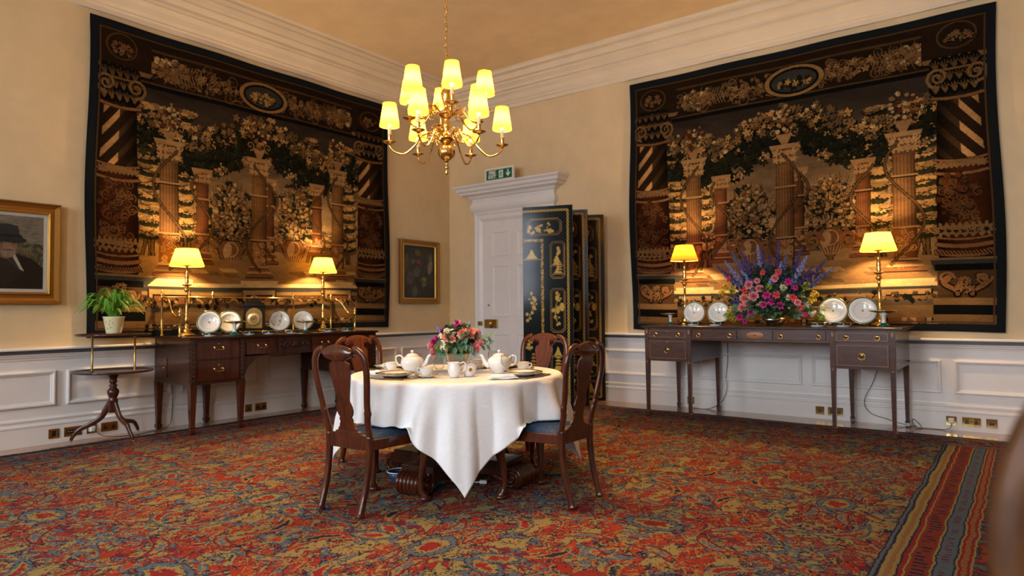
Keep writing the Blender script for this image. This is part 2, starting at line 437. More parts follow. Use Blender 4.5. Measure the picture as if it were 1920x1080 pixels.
# door in the back wall
dr = MB().box(.73, 1.83, -.03, 0, 0, 2.5).build('door_1', M_trim); struct(dr)
QP = [(0, 0), (0, .008), (.012, .012), (.022, .004), (.03, .002), (.035, 0)]
for (u0, u1) in [(.885, 1.215), (1.345, 1.675)]:
    for (v0, v1) in [(2.0, 2.37), (1.1, 1.865), (.276, .85)]:
        MB().frame(u0, u1, v0, v1, QP, lambda u, v, h: (u, -.03-h, v)).build('door_panel', M_trim, dr)
b = MB()
AP = [(0, 0), (0, .05), (.03, .065), (.05, .05), (.09, .045), (.10, .055), (.125, .045), (.15, .03), (.18, .028), (.18, 0)]
rings = []
for d, h in AP: rings.append([(.55+d, -h, 0), (.55+d, -h, 2.68-d), (2.01-d, -h, 2.68-d), (2.01-d, -h, 0)])
b.loft(rings, False, False, False); ar = b.build('architrave', M_trim, dr)
b = MB()   # pulvinated frieze and projecting hood
FP = [(.0, 2.68), (.06, 2.68), (.085, 2.72), (.095, 2.76), (.085, 2.80), (.06, 2.84), (.07, 2.85), (.07, 2.875), (.10, 2.89), (.12, 2.92), (.20, 2.94),
      (.205, 2.965), (.24, 2.985), (.25, 3.02), (.28, 3.045), (.285, 3.065), (0, 3.065)]
rings = [[(.55-max(d-.05, 0), -0.0, z), (.55-max(d-.05, 0), -d, z), (2.01+max(d-.05, 0), -d, z), (2.01+max(d-.05, 0), 0.0, z)] for d, z in FP]
b.loft(rings, False, False, False); b.add([rings[-2][0], rings[-2][1], rings[-2][2], rings[-2][3]], [(0, 1, 2, 3)])
b.build('door_hood', M_trim, dr)
lk = MB().box(.745, .985, -.055, -.03, .93, 1.06).build('lock_box', M_brassd, dr, .003)
MB().lathe([(.012, 0), (.012, .03), (.028, .04), (.03, .055), (.02, .07), (0.001, .073)], 16, Matrix.Translation((.90, -.055, 1.0)) @ Matrix.Rotation(R(90), 4, 'X')).build('door_knob', M_brass, lk)
MB().box(.86, .9, -.06, -.055, .935, .965).build('key_plate', M_maho_dk, lk)
MB().lathe([(.018, 0), (.016, .01), (0.001, .012)], 14, Matrix.Translation((.815, -.03, 1.27)) @ Matrix.Rotation(R(90), 4, 'X')).build('escutcheon', M_brassd, dr)
MB().box(.62, .70, -.062, -.045, .965, 1.03).build('strike_plate', M_brassd, dr, .002)

# fire exit sign standing on the hood
s_ = thing('exit_sign', 'green and white FIRE EXIT sign standing on the hood over the white door', 'sign', (1.2, -.235, 3.066))
MB().box(-.27, .27, -.015, .015, 0, .2).build('backing_board', mat('sign_board', (.8, .75, .62), .5), s_, .002)
MB().box(-.235, .235, -.018, -.0155, .03, .17).build('green_face', mat('sign_green', (.0, .12, .06), .5), s_)
M_sgw = mat('sign_white', (.8, .8, .7), .5)
def text(name, body, size, loc, rot, m_, parent, ext=.0008, bold=.0):
    cu = bpy.data.curves.new(name, 'FONT'); cu.body = body; cu.size = size; cu.extrude = ext; cu.align_x = 'CENTER'; cu.align_y = 'CENTER'; cu.offset = bold
    cu.space_line = .85; t_ = bpy.data.objects.new('lettering_source', cu); C.collection.objects.link(t_); bpy.context.view_layer.update()
    me = bpy.data.meshes.new_from_object(t_); me.name = name; bpy.data.objects.remove(t_); me.materials.clear(); me.materials.append(m_)
    o = bpy.data.objects.new(name, me); C.collection.objects.link(o); o.parent = parent; o.location = loc; o.rotation_euler = rot; return o
text('sign_lettering', 'FIRE\nEXIT', .07, (-.125, -.019, .1), (R(90), 0, 0), M_sgw, s_, .0008, .0025)
b = MB().box(.0, .075, -.0195, -.018, .045, .155)
b.build('door_pictogram', M_sgw, s_)
b = MB().sphere((.04, -.0205, .138), .009, 8, sc=(1, .2, 1))
for P_ in ([(.042, .125), (.036, .095)], [(.036, .095), (.052, .08), (.048, .056)], [(.036, .095), (.028, .075), (.014, .072)], [(.042, .122), (.06, .108)], [(.042, .122), (.024, .11), (.018, .096)]):
    b.tube([(p[0], -.0205, p[1]) for p in P_], .0045, 6)
b.build('running_figure', mat('sign_green_figure', (.0, .12, .06), .5), s_)
b = MB().prism([(.155, .155), (.175, .155), (.175, .095), (.2, .115), (.2, .09), (.165, .05), (.13, .09), (.13, .115), (.155, .095)], -.0195, -.018, 'y'); b.build('arrow', M_sgw, s_)
MB().box(-.2, .2, .015, .1, 0, .01).build('stand', M_sgw, s_)

# ================================================================ TAPESTRIES
TW, TH = 3.88, 3.16
def TL(px, py, x0=-5.2):
    d = RAY(px, py); t = (0.03-EYE[0])/d[0]; return (EYE[1]+t*d[1]-x0, 4.12-(EYE[2]+t*d[2]))
def TR(px, py):
    d = RAY(px, py); t = (-0.03-EYE[1])/d[1]; return (EYE[0]+t*d[0]-3.19, 4.12-(EYE[2]+t*d[2]))
DK, BR, RB, TN, GO, LT, SL, GN = (.008, .009, .008), (.046, .024, .011), (.13, .042, .016), (.25, .155, .070), (.36, .225, .090), (.48, .35, .18), (.050, .050, .042), (.016, .020, .011)
def mixc(a, b, t): return tuple(p*(1-t)+q*t for p, q in zip(a, b))
def foliage(A, pts, n, spread, rr, cols, kind='leaf', ksq=1):
    for _ in range(n):
        i = A.rs.randint(len(pts)); x, y = pts[i]; a = A.rs.rand()*2*PI; q = math.sqrt(A.rs.rand())
        x += q*spread[0]*math.cos(a); y += q*spread[1]*math.sin(a); r = rr[0]+(rr[1]-rr[0])*A.rs.rand(); c = cols[A.rs.randint(len(cols))]
        if kind == 'leaf':
            A.leaf(x+.008, y+.008, r*1.12, a, DK); A.leaf(x, y, r, a, c, mixc(c, DK, .5))
        elif kind == 'tuft': A.ell(x, y+.008, r*1.7, r*.6, DK, 0, .8); A.star(x, y, r*1.6, c, 9, .35, a, 1, .42)
        else:
            A.ell(x+.004, y+.005, r*.9, r*.75, DK, a, .8); A.ell(x, y, r*.8, r*.62, mixc(c, DK, .35), a); A.star(x-r*.1, y-r*.1, r*.75, c, 5+i % 4, .35, a, .9, .8)
            A.curl(x, y, r*.5, .006, mixc(c, DK, .55), 1, a, 1.1)
def slim(A, top, bot, wd, red=0.3, vine=True, urn=True):
    (x, y0), (xb, y1) = top, bot; h = y1-y0; c0 = mixc(TN, RB, red)
    sl, X, Y = A.win(x-wd, x+wd, y0, y1)
    xc = x+(xb-x)*(Y-y0)/h; u = (X-xc)/(wd/2); sh = .35+.65*np.clip(np.cos((u+.25)*1.35), 0, 1)
    fl = .62+.38*np.sin(u*PI*3.5)**2
    low = (Y-y0)/h > .68
    mk = np.abs(u) < 1-.12*(1-(Y-y0)/h); col = np.array(c0)*(sh*np.where(low, 1.0, fl))[..., None]
    col = np.where(low[..., None], col*np.array([.9, .72, .6]), col); A.c[sl] = np.where(mk[..., None], col, A.c[sl])
    for k in range(int(26)):      # carved lower third
        yy = y0+h*(.70+.26*A.rs.rand()); A.curl(xb+(A.rs.rand()-.5)*wd*.7, yy, wd*.16, .008, mixc(c0, LT, .4), A.rs.choice([-1, 1]), A.rs.rand()*6)
    for k in (.68, .30): A.line([(x-wd*.5, y0+h*k), (x+wd*.5, y0+h*k)], .018, mixc(c0, LT, .3)); A.line([(x-wd*.5, y0+h*k+.02), (x+wd*.5, y0+h*k+.02)], .008, DK)
    for k, (e, t) in enumerate(((.55, .03), (.66, .035), (.72, .03), (.85, .04))):   # base mouldings
        yy = y1-.14+.035*k; A.poly([(xb-wd*e, yy), (xb+wd*e, yy), (xb+wd*e*1.05, yy+t), (xb-wd*e*1.05, yy+t)], mixc(c0, (LT, RB)[k % 2], .35)); A.line([(xb-wd*e, yy+t), (xb+wd*e, yy+t)], .007, DK)
    ch = wd*.95                                                             # capital
    A.poly([(x-wd*.45, y0+ch), (x+wd*.45, y0+ch), (x+wd*.72, y0), (x-wd*.72, y0)], mixc(c0, DK, .45))
    for r_ in range(2):
        for k in range(4):
            xx = x+(k-1.5)*wd*.3; yy = y0+ch*(.35+.35*r_); A.star(xx, yy, wd*.2, mixc(c0, LT, .35), 5, .45, .5*k)
    for sgn in (-1, 1): A.curl(x+sgn*wd*.5, y0+ch*.18, wd*.17, .014, mixc(c0, LT, .5), sgn)
    A.poly([(x-wd*.78, y0-.03), (x+wd*.78, y0-.03), (x+wd*.7, y0+.02), (x-wd*.7, y0+.02)], mixc(c0, LT, .3))
    if urn:
        A.poly([(x-.03, y0-.03), (x+.03, y0-.03), (x+.09, y0-.15), (x-.09, y0-.15)], mixc(c0, LT, .2))
        for sgn in (-1, 1): A.curl(x+sgn*.12, y0-.17, .06, .014, mixc(c0, LT, .2), sgn, PI/2)
        foliage(A, [(x, y0-.3)], 34, (.15, .15), (.018, .04), [GO, TN, LT, RB], 'fl')
    if vine:
        P = [(x+(xb-x)*t+wd*.78*math.sin(t*7.5+x*3), y0+h*t) for t in np.linspace(.05, .95, 40)]
        A.line(P, .034, DK); A.line(P, .022, mixc(BR, TN, .3))
def urnpot(A, x, y, s, spirals=False):
    c = mixc(TN, RB, .55)
    A.poly([(x-.10*s, y+.34*s), (x+.10*s, y+.34*s), (x+.035*s, y+.26*s), (x+.035*s, y+.2*s), (x+.16*s, y+.06*s), (x+.2*s, y-.06*s), (x+.12*s, y-.17*s), (x-.12*s, y-.17*s), (x-.2*s, y-.06*s), (x-.16*s, y+.06*s), (x-.035*s, y+.2*s), (x-.035*s, y+.26*s)], DK)
    A.poly([(x-.09*s, y+.33*s), (x+.09*s, y+.33*s), (x+.025*s, y+.25*s), (x+.025*s, y+.2*s), (x+.145*s, y+.05*s), (x+.185*s, y-.06*s), (x+.11*s, y-.16*s), (x-.11*s, y-.16*s), (x-.185*s, y-.06*s), (x-.145*s, y+.05*s), (x-.025*s, y+.2*s), (x-.025*s, y+.25*s)], mixc(c, DK, .25))
    A.ell(x-.05*s, y-.03*s, .06*s, .1*s, mixc(c, LT, .5), .2, .8); A.ring(x, y-.05*s, .1*s, .1*s, .15, mixc(c, LT, .4))
    for k in range(7): A.line([(x+(k-3)*.025*s, y+.16*s), (x+(k-3)*.045*s, y+.05*s)], .009, mixc(c, LT, .4))
    if spirals:
        for sg in (-1, 1): A.curl(x+sg*.21*s, y-.02*s, .13*s, .045*s, mixc(RB, TN, .4), sg, 0, 2)
    else:
        for sg in (-1, 1): A.line([(x+sg*.18*s, y-.08*s), (x+sg*.26*s, y-.16*s), (x+sg*.24*s, y-.02*s), (x+sg*.16*s, y+.04*s)], .022, c)
def bouquet(A, x, y, rx, ry, n):
    for k in range(70):
        a = A.rs.rand()*PI; q = .7+.5*A.rs.rand(); A.line([(x, y+ry*.8), (x+rx*q*math.cos(a), y-ry*q*math.sin(a))], .012, (GN, mixc(GN, SL, .6), TN)[k % 3], .004)
    foliage(A, [(x, y)], 120, (rx, ry), (.02, .045), [mixc(GN, SL, .5), GN, TN], 'leaf')
    foliage(A, [(x, y)], 150, (rx*.75, ry), (.014, .04), [GO, mixc(LT, TN, .4), TN, mixc(RB, TN, .5), TN, mixc(TN, BR, .4)], 'fl')
def bigcol(A, x0, x1, yt, ys, yr, yl, yb, ye, flip=1):
    """big twisted column: frieze top yt, shaft start ys, ring yr, leaf band yl, base yb, pedestal end ye"""
    w_ = x1-x0; xc = (x0+x1)/2; c0 = mixc(BR, RB, .55)
    A.poly([(x0-.1, yt-.45), (x1+.12, yt-.45), (x1+.12, yt), (x0-.1, yt)], mixc(BR, DK, .4))
    A.ring(xc, yt-.24, w_*.42, .14, .1, mixc(BR, TN, .25)); 
    foliage(A, [(xc, yt-.22)], 16, (w_*.3, .06), (.02, .045), [mixc(TN, BR, .3), mixc(RB, TN, .5)], 'leaf')
    A.poly([(x0-.1, yt-.03), (x1+.14, yt-.03), (x1+.1, yt+.02), (x0-.08, yt+.02)], mixc(TN, BR, .35)); A.line([(x0-.1, yt+.03), (x1+.12, yt+.03)], .02, DK)
    sl, X, Y = A.win(x0-.2, x1+.2, yt+.02, ye)
    bulge = np.interp(Y, [yt, ys, ys+.02, (ys+yr)/2, yr, yr+.2, yl, yb-.1, yb], [1.05, .82, .86, .92, .98, 1.02, 1.06, 1.06, 1.0])
    u = (X-xc)/(w_/2*bulge); sh = .22+.78*np.clip(np.cos((u+.25*flip)*1.3), 0, 1)**1.2
    tw = np.sin((u*1.25*flip+(Y-ys)*5.2)*5.2); twm = (tw > .35)
    base = np.where((Y < ys)[..., None], np.array(mixc(BR, DK, .5)), np.array(c0)*.55)
    base = np.where(((Y >= ys) & (Y < yr))[..., None], np.where(twm[..., None], np.array(mixc(TN, RB, .12))*np.where(u*flip < -.05, 1.45, .28)[..., None], np.array(mixc(BR, DK, .45))), base)
    A.c[sl] = np.where((np.abs(u) < 1)[..., None] & (Y < yb)[..., None], base*sh[..., None]*1.25, A.c[sl])
    for r_ in range(2, -1, -1):                                        # capital leaves
        for k in range(5):
            lx_, ly_ = x0+w_*(k+.5+.5*(r_ % 2)-.2)/5, ys-.06-.12*r_; cl_ = mixc(TN, BR, .45+.1*r_)
            A.ell(lx_, ly_-.05, .06, .085, DK)
            for q in (-2, -1, 0, 1, 2): A.line([(lx_, ly_), (lx_+q*.018, ly_-.06), (lx_+q*.03, ly_-.10+.012*abs(q))], .013, cl_, .006)
    for sg in (-1, 1): A.curl(xc+sg*w_*.4, yt+.17, .11, .03, mixc(TN, BR, .3), -sg, PI/2, 2)
    A.line([(xc-w_*.3, yt+.1), (xc+w_*.3, yt+.1)], .02, mixc(TN, BR, .4))
    for yy, t in ((ys-.01, .03), (yr-.09, .02), (yr+.05, .028), (yb-.22, .02), (yb-.15, .04), (yb-.07, .06)):
        P = [(xc+w_*.52*q, yy+.025*(1-q*q)) for q in np.linspace(-1, 1, 9)]; A.line(P, t+.012, DK); A.line(P, t, mixc(TN, RB, .45))
    for k in range(9): A.star(x0+w_*(k+.5)/9, yr-.03, .045, mixc(TN, BR, .3), 6, .5, k)
    foliage(A, [(xc-w_*.1, (yr+yl)/2)], 42, (w_*.38, (yl-yr)*.42), (.02, .045), [mixc(RB, BR, .4), mixc(BR, TN, .2), RB], 'fl')
    for k in range(34): A.curl(x0+w_*(.1+.8*A.rs.rand()), yr+.1+(yl-yr-.1)*A.rs.rand(), .03+.03*A.rs.rand(), .011, mixc(mixc(TN, RB, .3+.3*A.rs.rand()), BR, .45), A.rs.choice([-1, 1]), A.rs.rand()*6)
    for k in range(7):
        A.star(x0+w_*(k+.5)/7, yl+.04, .08, mixc(TN, BR, .3), 7, .5, k); A.star(x0+w_*(k+.5)/7, yl+.05, .03, DK, 5, .5, k)
    for k in range(16): xx = x0-.02+(w_+.04)*k/15; A.line([(xx, yb-.085), (xx+.03, yb-.045)], .014, mixc(DK, RB, .3))
    # pedestal
    A.poly([(x0-.08, yb), (x1+.16*max(flip, 0)+.06, yb), (x1+.1, yb+.1), (x0-.05, yb+.1)], SL); A.line([(x0-.08, yb), (x1+.15, yb)], .02, mixc(TN, SL, .3)); A.poly([(x0-.04, yb+.055), (x1+.06, yb+.055), (x1+.06, yb+.12), (x0-.04, yb+.12)], DK)
    A.poly([(x0-.02, yb+.12), (x1+.04, yb+.12), (x1+.04, ye-.2), (x0-.02, ye-.2)], mixc(BR, TN, .18))
    for sg in (-1, 1):
        P = [(xc+sg*w_*(.28+.14*math.sin(t*5)), yb+.18+t*(ye-yb-.46)) for t in np.linspace(0, 1, 20)]; A.line(P, .075, DK); A.line(P, .055, mixc(RB, TN, .45), .035)
        A.curl(xc+sg*w_*.36, yb+.2, .07, .022, mixc(TN, RB, .3), sg, 0, 1.6)
    A.ell(xc, yb+.26, .06, .075, mixc(RB, TN, .6)); A.line([(xc, yb+.3), (xc, ye-.32)], .07, mixc(RB, TN, .5), .03)
    foliage(A, [(xc, ye-.38)], 12, (w_*.18, .09), (.025, .05), [mixc(TN, RB, .3)], 'leaf')
    A.poly([(x0-.06, ye-.24), (x1+.08, ye-.24), (x1+.08, ye-.17), (x0-.06, ye-.17)], mixc(TN, BR, .3)); A.poly([(x0-.06, ye-.17), (x1+.08, ye-.17), (x1+.08, ye-.07), (x0-.06, ye-.07)], DK)
    A.poly([(x0-.06, ye-.07), (x1+.08, ye-.07), (x1+.08, ye+.02), (x0-.06, ye+.02)], mixc(TN, BR, .35))
def tapestry(T, spec, seed):
    A = Art(TW, TH, .0055, DK, seed); H_, W_ = TH, TW
    # sky and distance, with the dim top and lamplit middle painted in
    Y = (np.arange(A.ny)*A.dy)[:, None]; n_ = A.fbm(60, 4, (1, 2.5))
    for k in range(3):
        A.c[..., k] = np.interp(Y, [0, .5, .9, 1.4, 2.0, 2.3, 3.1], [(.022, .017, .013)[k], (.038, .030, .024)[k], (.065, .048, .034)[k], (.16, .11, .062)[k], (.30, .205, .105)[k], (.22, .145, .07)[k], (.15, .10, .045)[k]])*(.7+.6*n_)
    lx, rx = spec['lx'], spec['rx']
    yb = spec['terr']
    for x in np.linspace(lx, rx, 16):                                   # low hills and woods
        A.ell(x, yb-.28+.05*math.sin(x*9), .22, .07+.03*math.sin(x*5), mixc(GN, TN, .45)); foliage(A, [(x, yb-.42)], 12, (.16, .13), (.03, .05), [GO, TN, mixc(GN, TN, .5)], 'tuft')
    for (tx, tw) in spec['trees']:
        for k in range(5):
            P = [(tx+.06*math.sin(t*5+k)+(k-2)*.05*(1-t*.3), yb-.02-t*1.0) for t in np.linspace(0, 1, 14)]; A.line(P, .05, DK, .02); A.line(P, .032, mixc(BR, TN, .35), .012)
        for L in range(11):
            yy = yb-.35-L*.135; A.ell(tx, yy+.035, tw*.5, .06, GN, 0, .9); foliage(A, [(tx, yy)], 16, (tw*.45, .03), (.03, .055), [GO, TN, mixc(GO, GN, .4), GO], 'tuft')
    for (bx, by, rx_, ry_, k) in spec['bouquets']: bouquet(A, bx, by, rx_, ry_, k)
    for (px, py, s) in spec['pots']: urnpot(A, px, py, s, spec['spirals'])
    # pergola canopy
    for (ax, ay, bx, by) in spec['beams']: A.poly([(ax, ay), (bx, by), (bx, by+.07), (ax, ay+.1)], (.02, .024, .028)); A.line([(ax, ay), (bx, by)], .012, TN)
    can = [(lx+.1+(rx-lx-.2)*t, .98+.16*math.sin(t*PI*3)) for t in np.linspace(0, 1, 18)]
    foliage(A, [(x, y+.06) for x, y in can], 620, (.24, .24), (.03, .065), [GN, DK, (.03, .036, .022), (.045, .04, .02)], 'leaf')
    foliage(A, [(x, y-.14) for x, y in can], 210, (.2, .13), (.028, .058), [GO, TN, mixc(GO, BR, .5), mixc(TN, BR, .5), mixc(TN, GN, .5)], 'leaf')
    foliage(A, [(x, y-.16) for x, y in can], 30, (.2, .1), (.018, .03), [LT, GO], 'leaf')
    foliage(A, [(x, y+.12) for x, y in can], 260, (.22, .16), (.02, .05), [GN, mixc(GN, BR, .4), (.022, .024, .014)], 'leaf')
    for (x, y) in can[1::2]:
        for k in range(12): A.ell(x+.035*A.rs.randn(), y+.28+.03*A.rs.randn(), .016, .016, mixc(TN, BR, .35)); A.ell(x+.035*A.rs.randn(), y+.28+.03*A.rs.randn(), .011, .011, mixc(TN, LT, .35))
    # terrace, steps, balustrade
    A.poly([(lx-.1, yb-.08), (rx+.1, yb-.08), (rx+.1, yb+.2), (lx-.1, yb+.2)], mixc(TN, BR, .15))
    for k in range(22):
        x = lx+(rx-lx)*A.rs.rand(); y = yb-.02+.16*A.rs.rand(); wv = .1+.12*A.rs.rand()
        A.poly([(x, y), (x+wv, y), (x+wv+.05, y+.045), (x+.05, y+.045)], (mixc(TN, BR, .5), mixc(LT, TN, .5), mixc(SL, TN, .4))[k % 3])
    for yy, t, c in ((yb+.2, .04, LT), (yb+.25, .05, SL), (yb+.31, .03, TN), (yb+.62, .05, SL), (yb+.67, .04, TN), (yb+.74, .05, DK)):
        A.poly([(lx-.1, yy), (rx+.1, yy), (rx+.1, yy+t), (lx-.1, yy+t)], c)
    A.poly([(lx-.1, yb+.34), (rx+.1, yb+.34), (rx+.1, yb+.62), (lx-.1, yb+.62)], mixc(BR, TN, .30))
    k = 0
    for x in np.arange(lx+.05, rx-.1, .22):
        A.ring(x+.1, yb+.48, .09, .11, .2, mixc(TN, LT, .3)); A.star(x+.1, yb+.48, .055, mixc(TN, RB, .3), 6, .5, k); k += 1
        A.line([(x-.01, yb+.36), (x-.01, yb+.6)], .012, DK)
    for (tx, ty, bx, by, wd) in spec['slim']:                           # piers under columns
        if ty > yb-1.9 and wd > .19:
            A.poly([(bx-wd*1.0, yb+.18), (bx+wd*1.0, yb+.18), (bx+wd*1.0, yb+.78), (bx-wd*1.0, yb+.78)], mixc(TN, LT, .2)); A.poly([(bx-wd*.8, yb+.33), (bx+wd*.8, yb+.33), (bx+wd*.8, yb+.68), (bx-wd*.8, yb+.68)], DK); A.poly([(bx-wd*.74, yb+.345), (bx+wd*.74, yb+.345), (bx+wd*.74, yb+.665), (bx-wd*.74, yb+.665)], mixc(RB, TN, .3)); A.star(bx, yb+.5, wd*.6, mixc(TN, LT, .2), 7, .5); A.curl(bx, yb+.5, wd*.35, .012, DK)
            for q_ in (-1.02, 1.02): A.line([(bx+wd*q_, yb+.24), (bx+wd*q_, yb+.8)], .014, DK)
            A.poly([(bx-wd*1.15, yb+.16), (bx+wd*1.15, yb+.16), (bx+wd*1.1, yb+.24), (bx-wd*1.1, yb+.24)], LT); A.line([(bx-wd*1.15, yb+.26), (bx+wd*1.15, yb+.26)], .03, SL)
    foliage(A, [(x, yb+.76+.04*math.sin(x*7)) for x in np.linspace(lx, rx, 20)], 220, (.1, .12), (.014, .034), [TN, GO, mixc(GN, TN, .4), GN, LT], 'leaf')
    A.poly([(lx-.1, H_-.3), (rx+.1, H_-.3), (rx+.1, H_-.07), (lx-.1, H_-.07)], mixc(TN, BR, .35)); A.poly([(lx-.1, H_-.26), (rx+.1, H_-.26), (rx+.1, H_-.2), (lx-.1, H_-.2)], mixc(SL, TN, .3))
    foliage(A, [(x, H_-.3) for x in np.linspace(lx, rx, 16)], 120, (.12, .06), (.012, .03), [mixc(GN, TN, .4), GN, TN], 'leaf')
    for (tx, ty, bx, by, wd) in sorted(spec['slim'], key=lambda q: q[4]): slim(A, (tx, ty), (bx, by), wd, .35 if wd > .19 else .7, True, wd > .19)
    # frieze
    fy = spec['fy']; A.poly([(0, 0), (W_, 0), (W_, fy), (0, fy)], mixc(BR, DK, .5)); A.line([(0, fy), (W_, fy)], .05, DK); A.line([(0, fy-.035), (W_, fy-.035)], .02, mixc(BR, TN, .25)); A.line([(0, .12), (W_, .12)], .03, mixc(BR, TN, .2))
    cx = spec['cart']
    for sg in (-1, 1):
        foliage(A, [(cx+sg*q, .3) for q in (.45, .6, .75)], 30, (.1, .1), (.022, .05), [mixc(GO, BR, .25), mixc(TN, BR, .3), TN], 'leaf')
        foliage(A, [(cx+sg*1.15, .3)], 70, (.22, .12), (.022, .055), [GO, mixc(TN, BR, .2), LT, mixc(GO, RB, .4)], 'fl')
        for k in range(14): A.line([(cx+sg*1.15, .3), (cx+sg*(1.15+.3*math.cos(k*.45)), .3+.16*math.sin(k*.45))], .016, mixc(TN, BR, .3), .004)
        for k in range(8): A.line([(cx+sg*(.8+.035*k), .2), (cx+sg*(.84+.035*k), .3), (cx+sg*(.80+.035*k), .4)], .012, mixc(TN, BR, .3))
    for k in range(150):
        x_, y_ = .6+(TW-1.2)*A.rs.rand(), .18+.26*A.rs.rand(); cc = mixc(mixc(TN, RB, .3*A.rs.rand()), BR, .3+.4*A.rs.rand())
        if k % 3 == 0: A.curl(x_, y_, .04+.04*A.rs.rand(), .014, cc, A.rs.choice([-1, 1]), A.rs.rand()*6)
        elif k % 3 == 1: A.ell(x_+.004, y_+.004, .03, .024, DK); A.ell(x_, y_, .026, .02, cc, A.rs.rand()*3)
        else: a_ = A.rs.rand()*6; A.line([(x_, y_), (x_+.09*math.cos(a_), y_+.05*math.sin(a_))], .02, cc, .004)
    A.ell(cx, .31, .34, .19, DK); A.ring(cx, .31, .33, .18, .16, mixc(GO, BR, .35)); A.ell(cx, .31, .25, .125, SL); foliage(A, [(cx, .33)], 22, (.18, .06), (.02, .045), [TN, GO, GN], 'leaf')
    for g_ in spec['big']:
        A.poly([(g_[0]-(.05 if g_[0] < 1 else -.06), fy), (g_[1]+(.05 if g_[0] > 1 else -.06), fy), (g_[1]+(.05 if g_[0] > 1 else -.06), H_), (g_[0]-(.05 if g_[0] < 1 else -.06), H_)], mixc(BR, DK, .62)); bigcol(A, *g_)
    # aged weave: faded patches, horizontal ribs, dark navy outer edge
    A.c = .30*(np.maximum(A.c, 0)/.30)**1.28
    f1 = A.fbm(40, 4, (1, 3)); f2 = A.fbm(9, 2, (.6, 2)); A.c *= (.66+.5*f1+.34*f2)[..., None]
    e = .045; 
    for q in ((0, 0, e, H_), (W_-e, 0, W_, H_), (0, 0, W_, e), (0, H_-e, W_, H_)):
        A.poly([(q[0]+.012, q[1]+.012), (q[2]-.012, q[1]+.012), (q[2]-.012, q[3]-.012), (q[0]+.012, q[3]-.012)], mixc(BR, TN, .12))
    np.clip(A.c, .002, .9, A.c); return A
def L2(f, a, b, wd): return (*f(*a), *f(*b), wd)
f = TL
specL = dict(lx=f(258, 400)[0], rx=f(670, 400)[0], terr=f(430, 505)[1], trees=[(f(272, 400)[0], .34), (f(655, 400)[0], .30), (f(345, 420)[0]-.02, .18), (f(575, 420)[0]+.1, .2)],
    bouquets=[(*f(430, 400), .30, .36, 1), (*f(552, 400), .30, .36, 1)], pots=[(*f(430, 478), .9), (*f(552, 478), .9)], spirals=False,
    beams=[(*f(335, 275), *f(378, 320)), (*f(625, 340), *f(592, 352))],
    slim=[L2(f, (311, 262), (311, 522), .22), L2(f, (486, 298), (486, 526), .22), L2(f, (638, 322), (638, 532), .22), L2(f, (374, 318), (374, 498), .16), L2(f, (506, 338), (506, 500), .14), L2(f, (597, 350), (597, 486), .16)],
    fy=.52, cart=f(495, 170)[0],
    big=[(.045, f(250, 300)[0], .42, f(215, 190)[1], f(215, 322)[1], f(215, 455)[1], f(215, 522)[1], TH-.03, 1), (f(676, 300)[0], TW-.05, .48, f(700, 300)[1], f(700, 385)[1], f(700, 475)[1], f(700, 530)[1], TH-.03, 1)])
f = TR
specR = dict(lx=f(1248, 400)[0], rx=f(1766, 400)[0], terr=f(1450, 510)[1], trees=[(f(1262, 400)[0], .32), (f(1740, 400)[0], .36), (f(1320, 420)[0], .16), (f(1655, 420)[0], .2)],
    bouquets=[(*f(1400, 400), .33, .36, 1), (*f(1560, 390), .33, .36, 1)], pots=[(*f(1405, 470), .9), (*f(1560, 455), .9)], spirals=True,
    beams=[(*f(1305, 298), *f(1348, 328)), (*f(1670, 262), *f(1622, 298))],
    slim=[L2(f, (1294, 296), (1296, 530), .22), L2(f, (1470, 268), (1472, 528), .22), L2(f, (1702, 244), (1706, 515), .23), L2(f, (1348, 328), (1350, 492), .16), L2(f, (1496, 314), (1497, 480), .15), L2(f, (1624, 298), (1624, 486), .16)],
    fy=.52, cart=f(1488, 135)[0],
    big=[(.045, f(1248, 400)[0], .44, f(1218, 262)[1], f(1218, 365)[1], f(1218, 470)[1], f(1218, 518)[1], TH-.03, 1), (f(1766, 300)[0], TW-.05, .42, f(1810, 168)[1], f(1810, 308)[1], f(1810, 425)[1], f(1810, 490)[1], TH-.03, -1)])
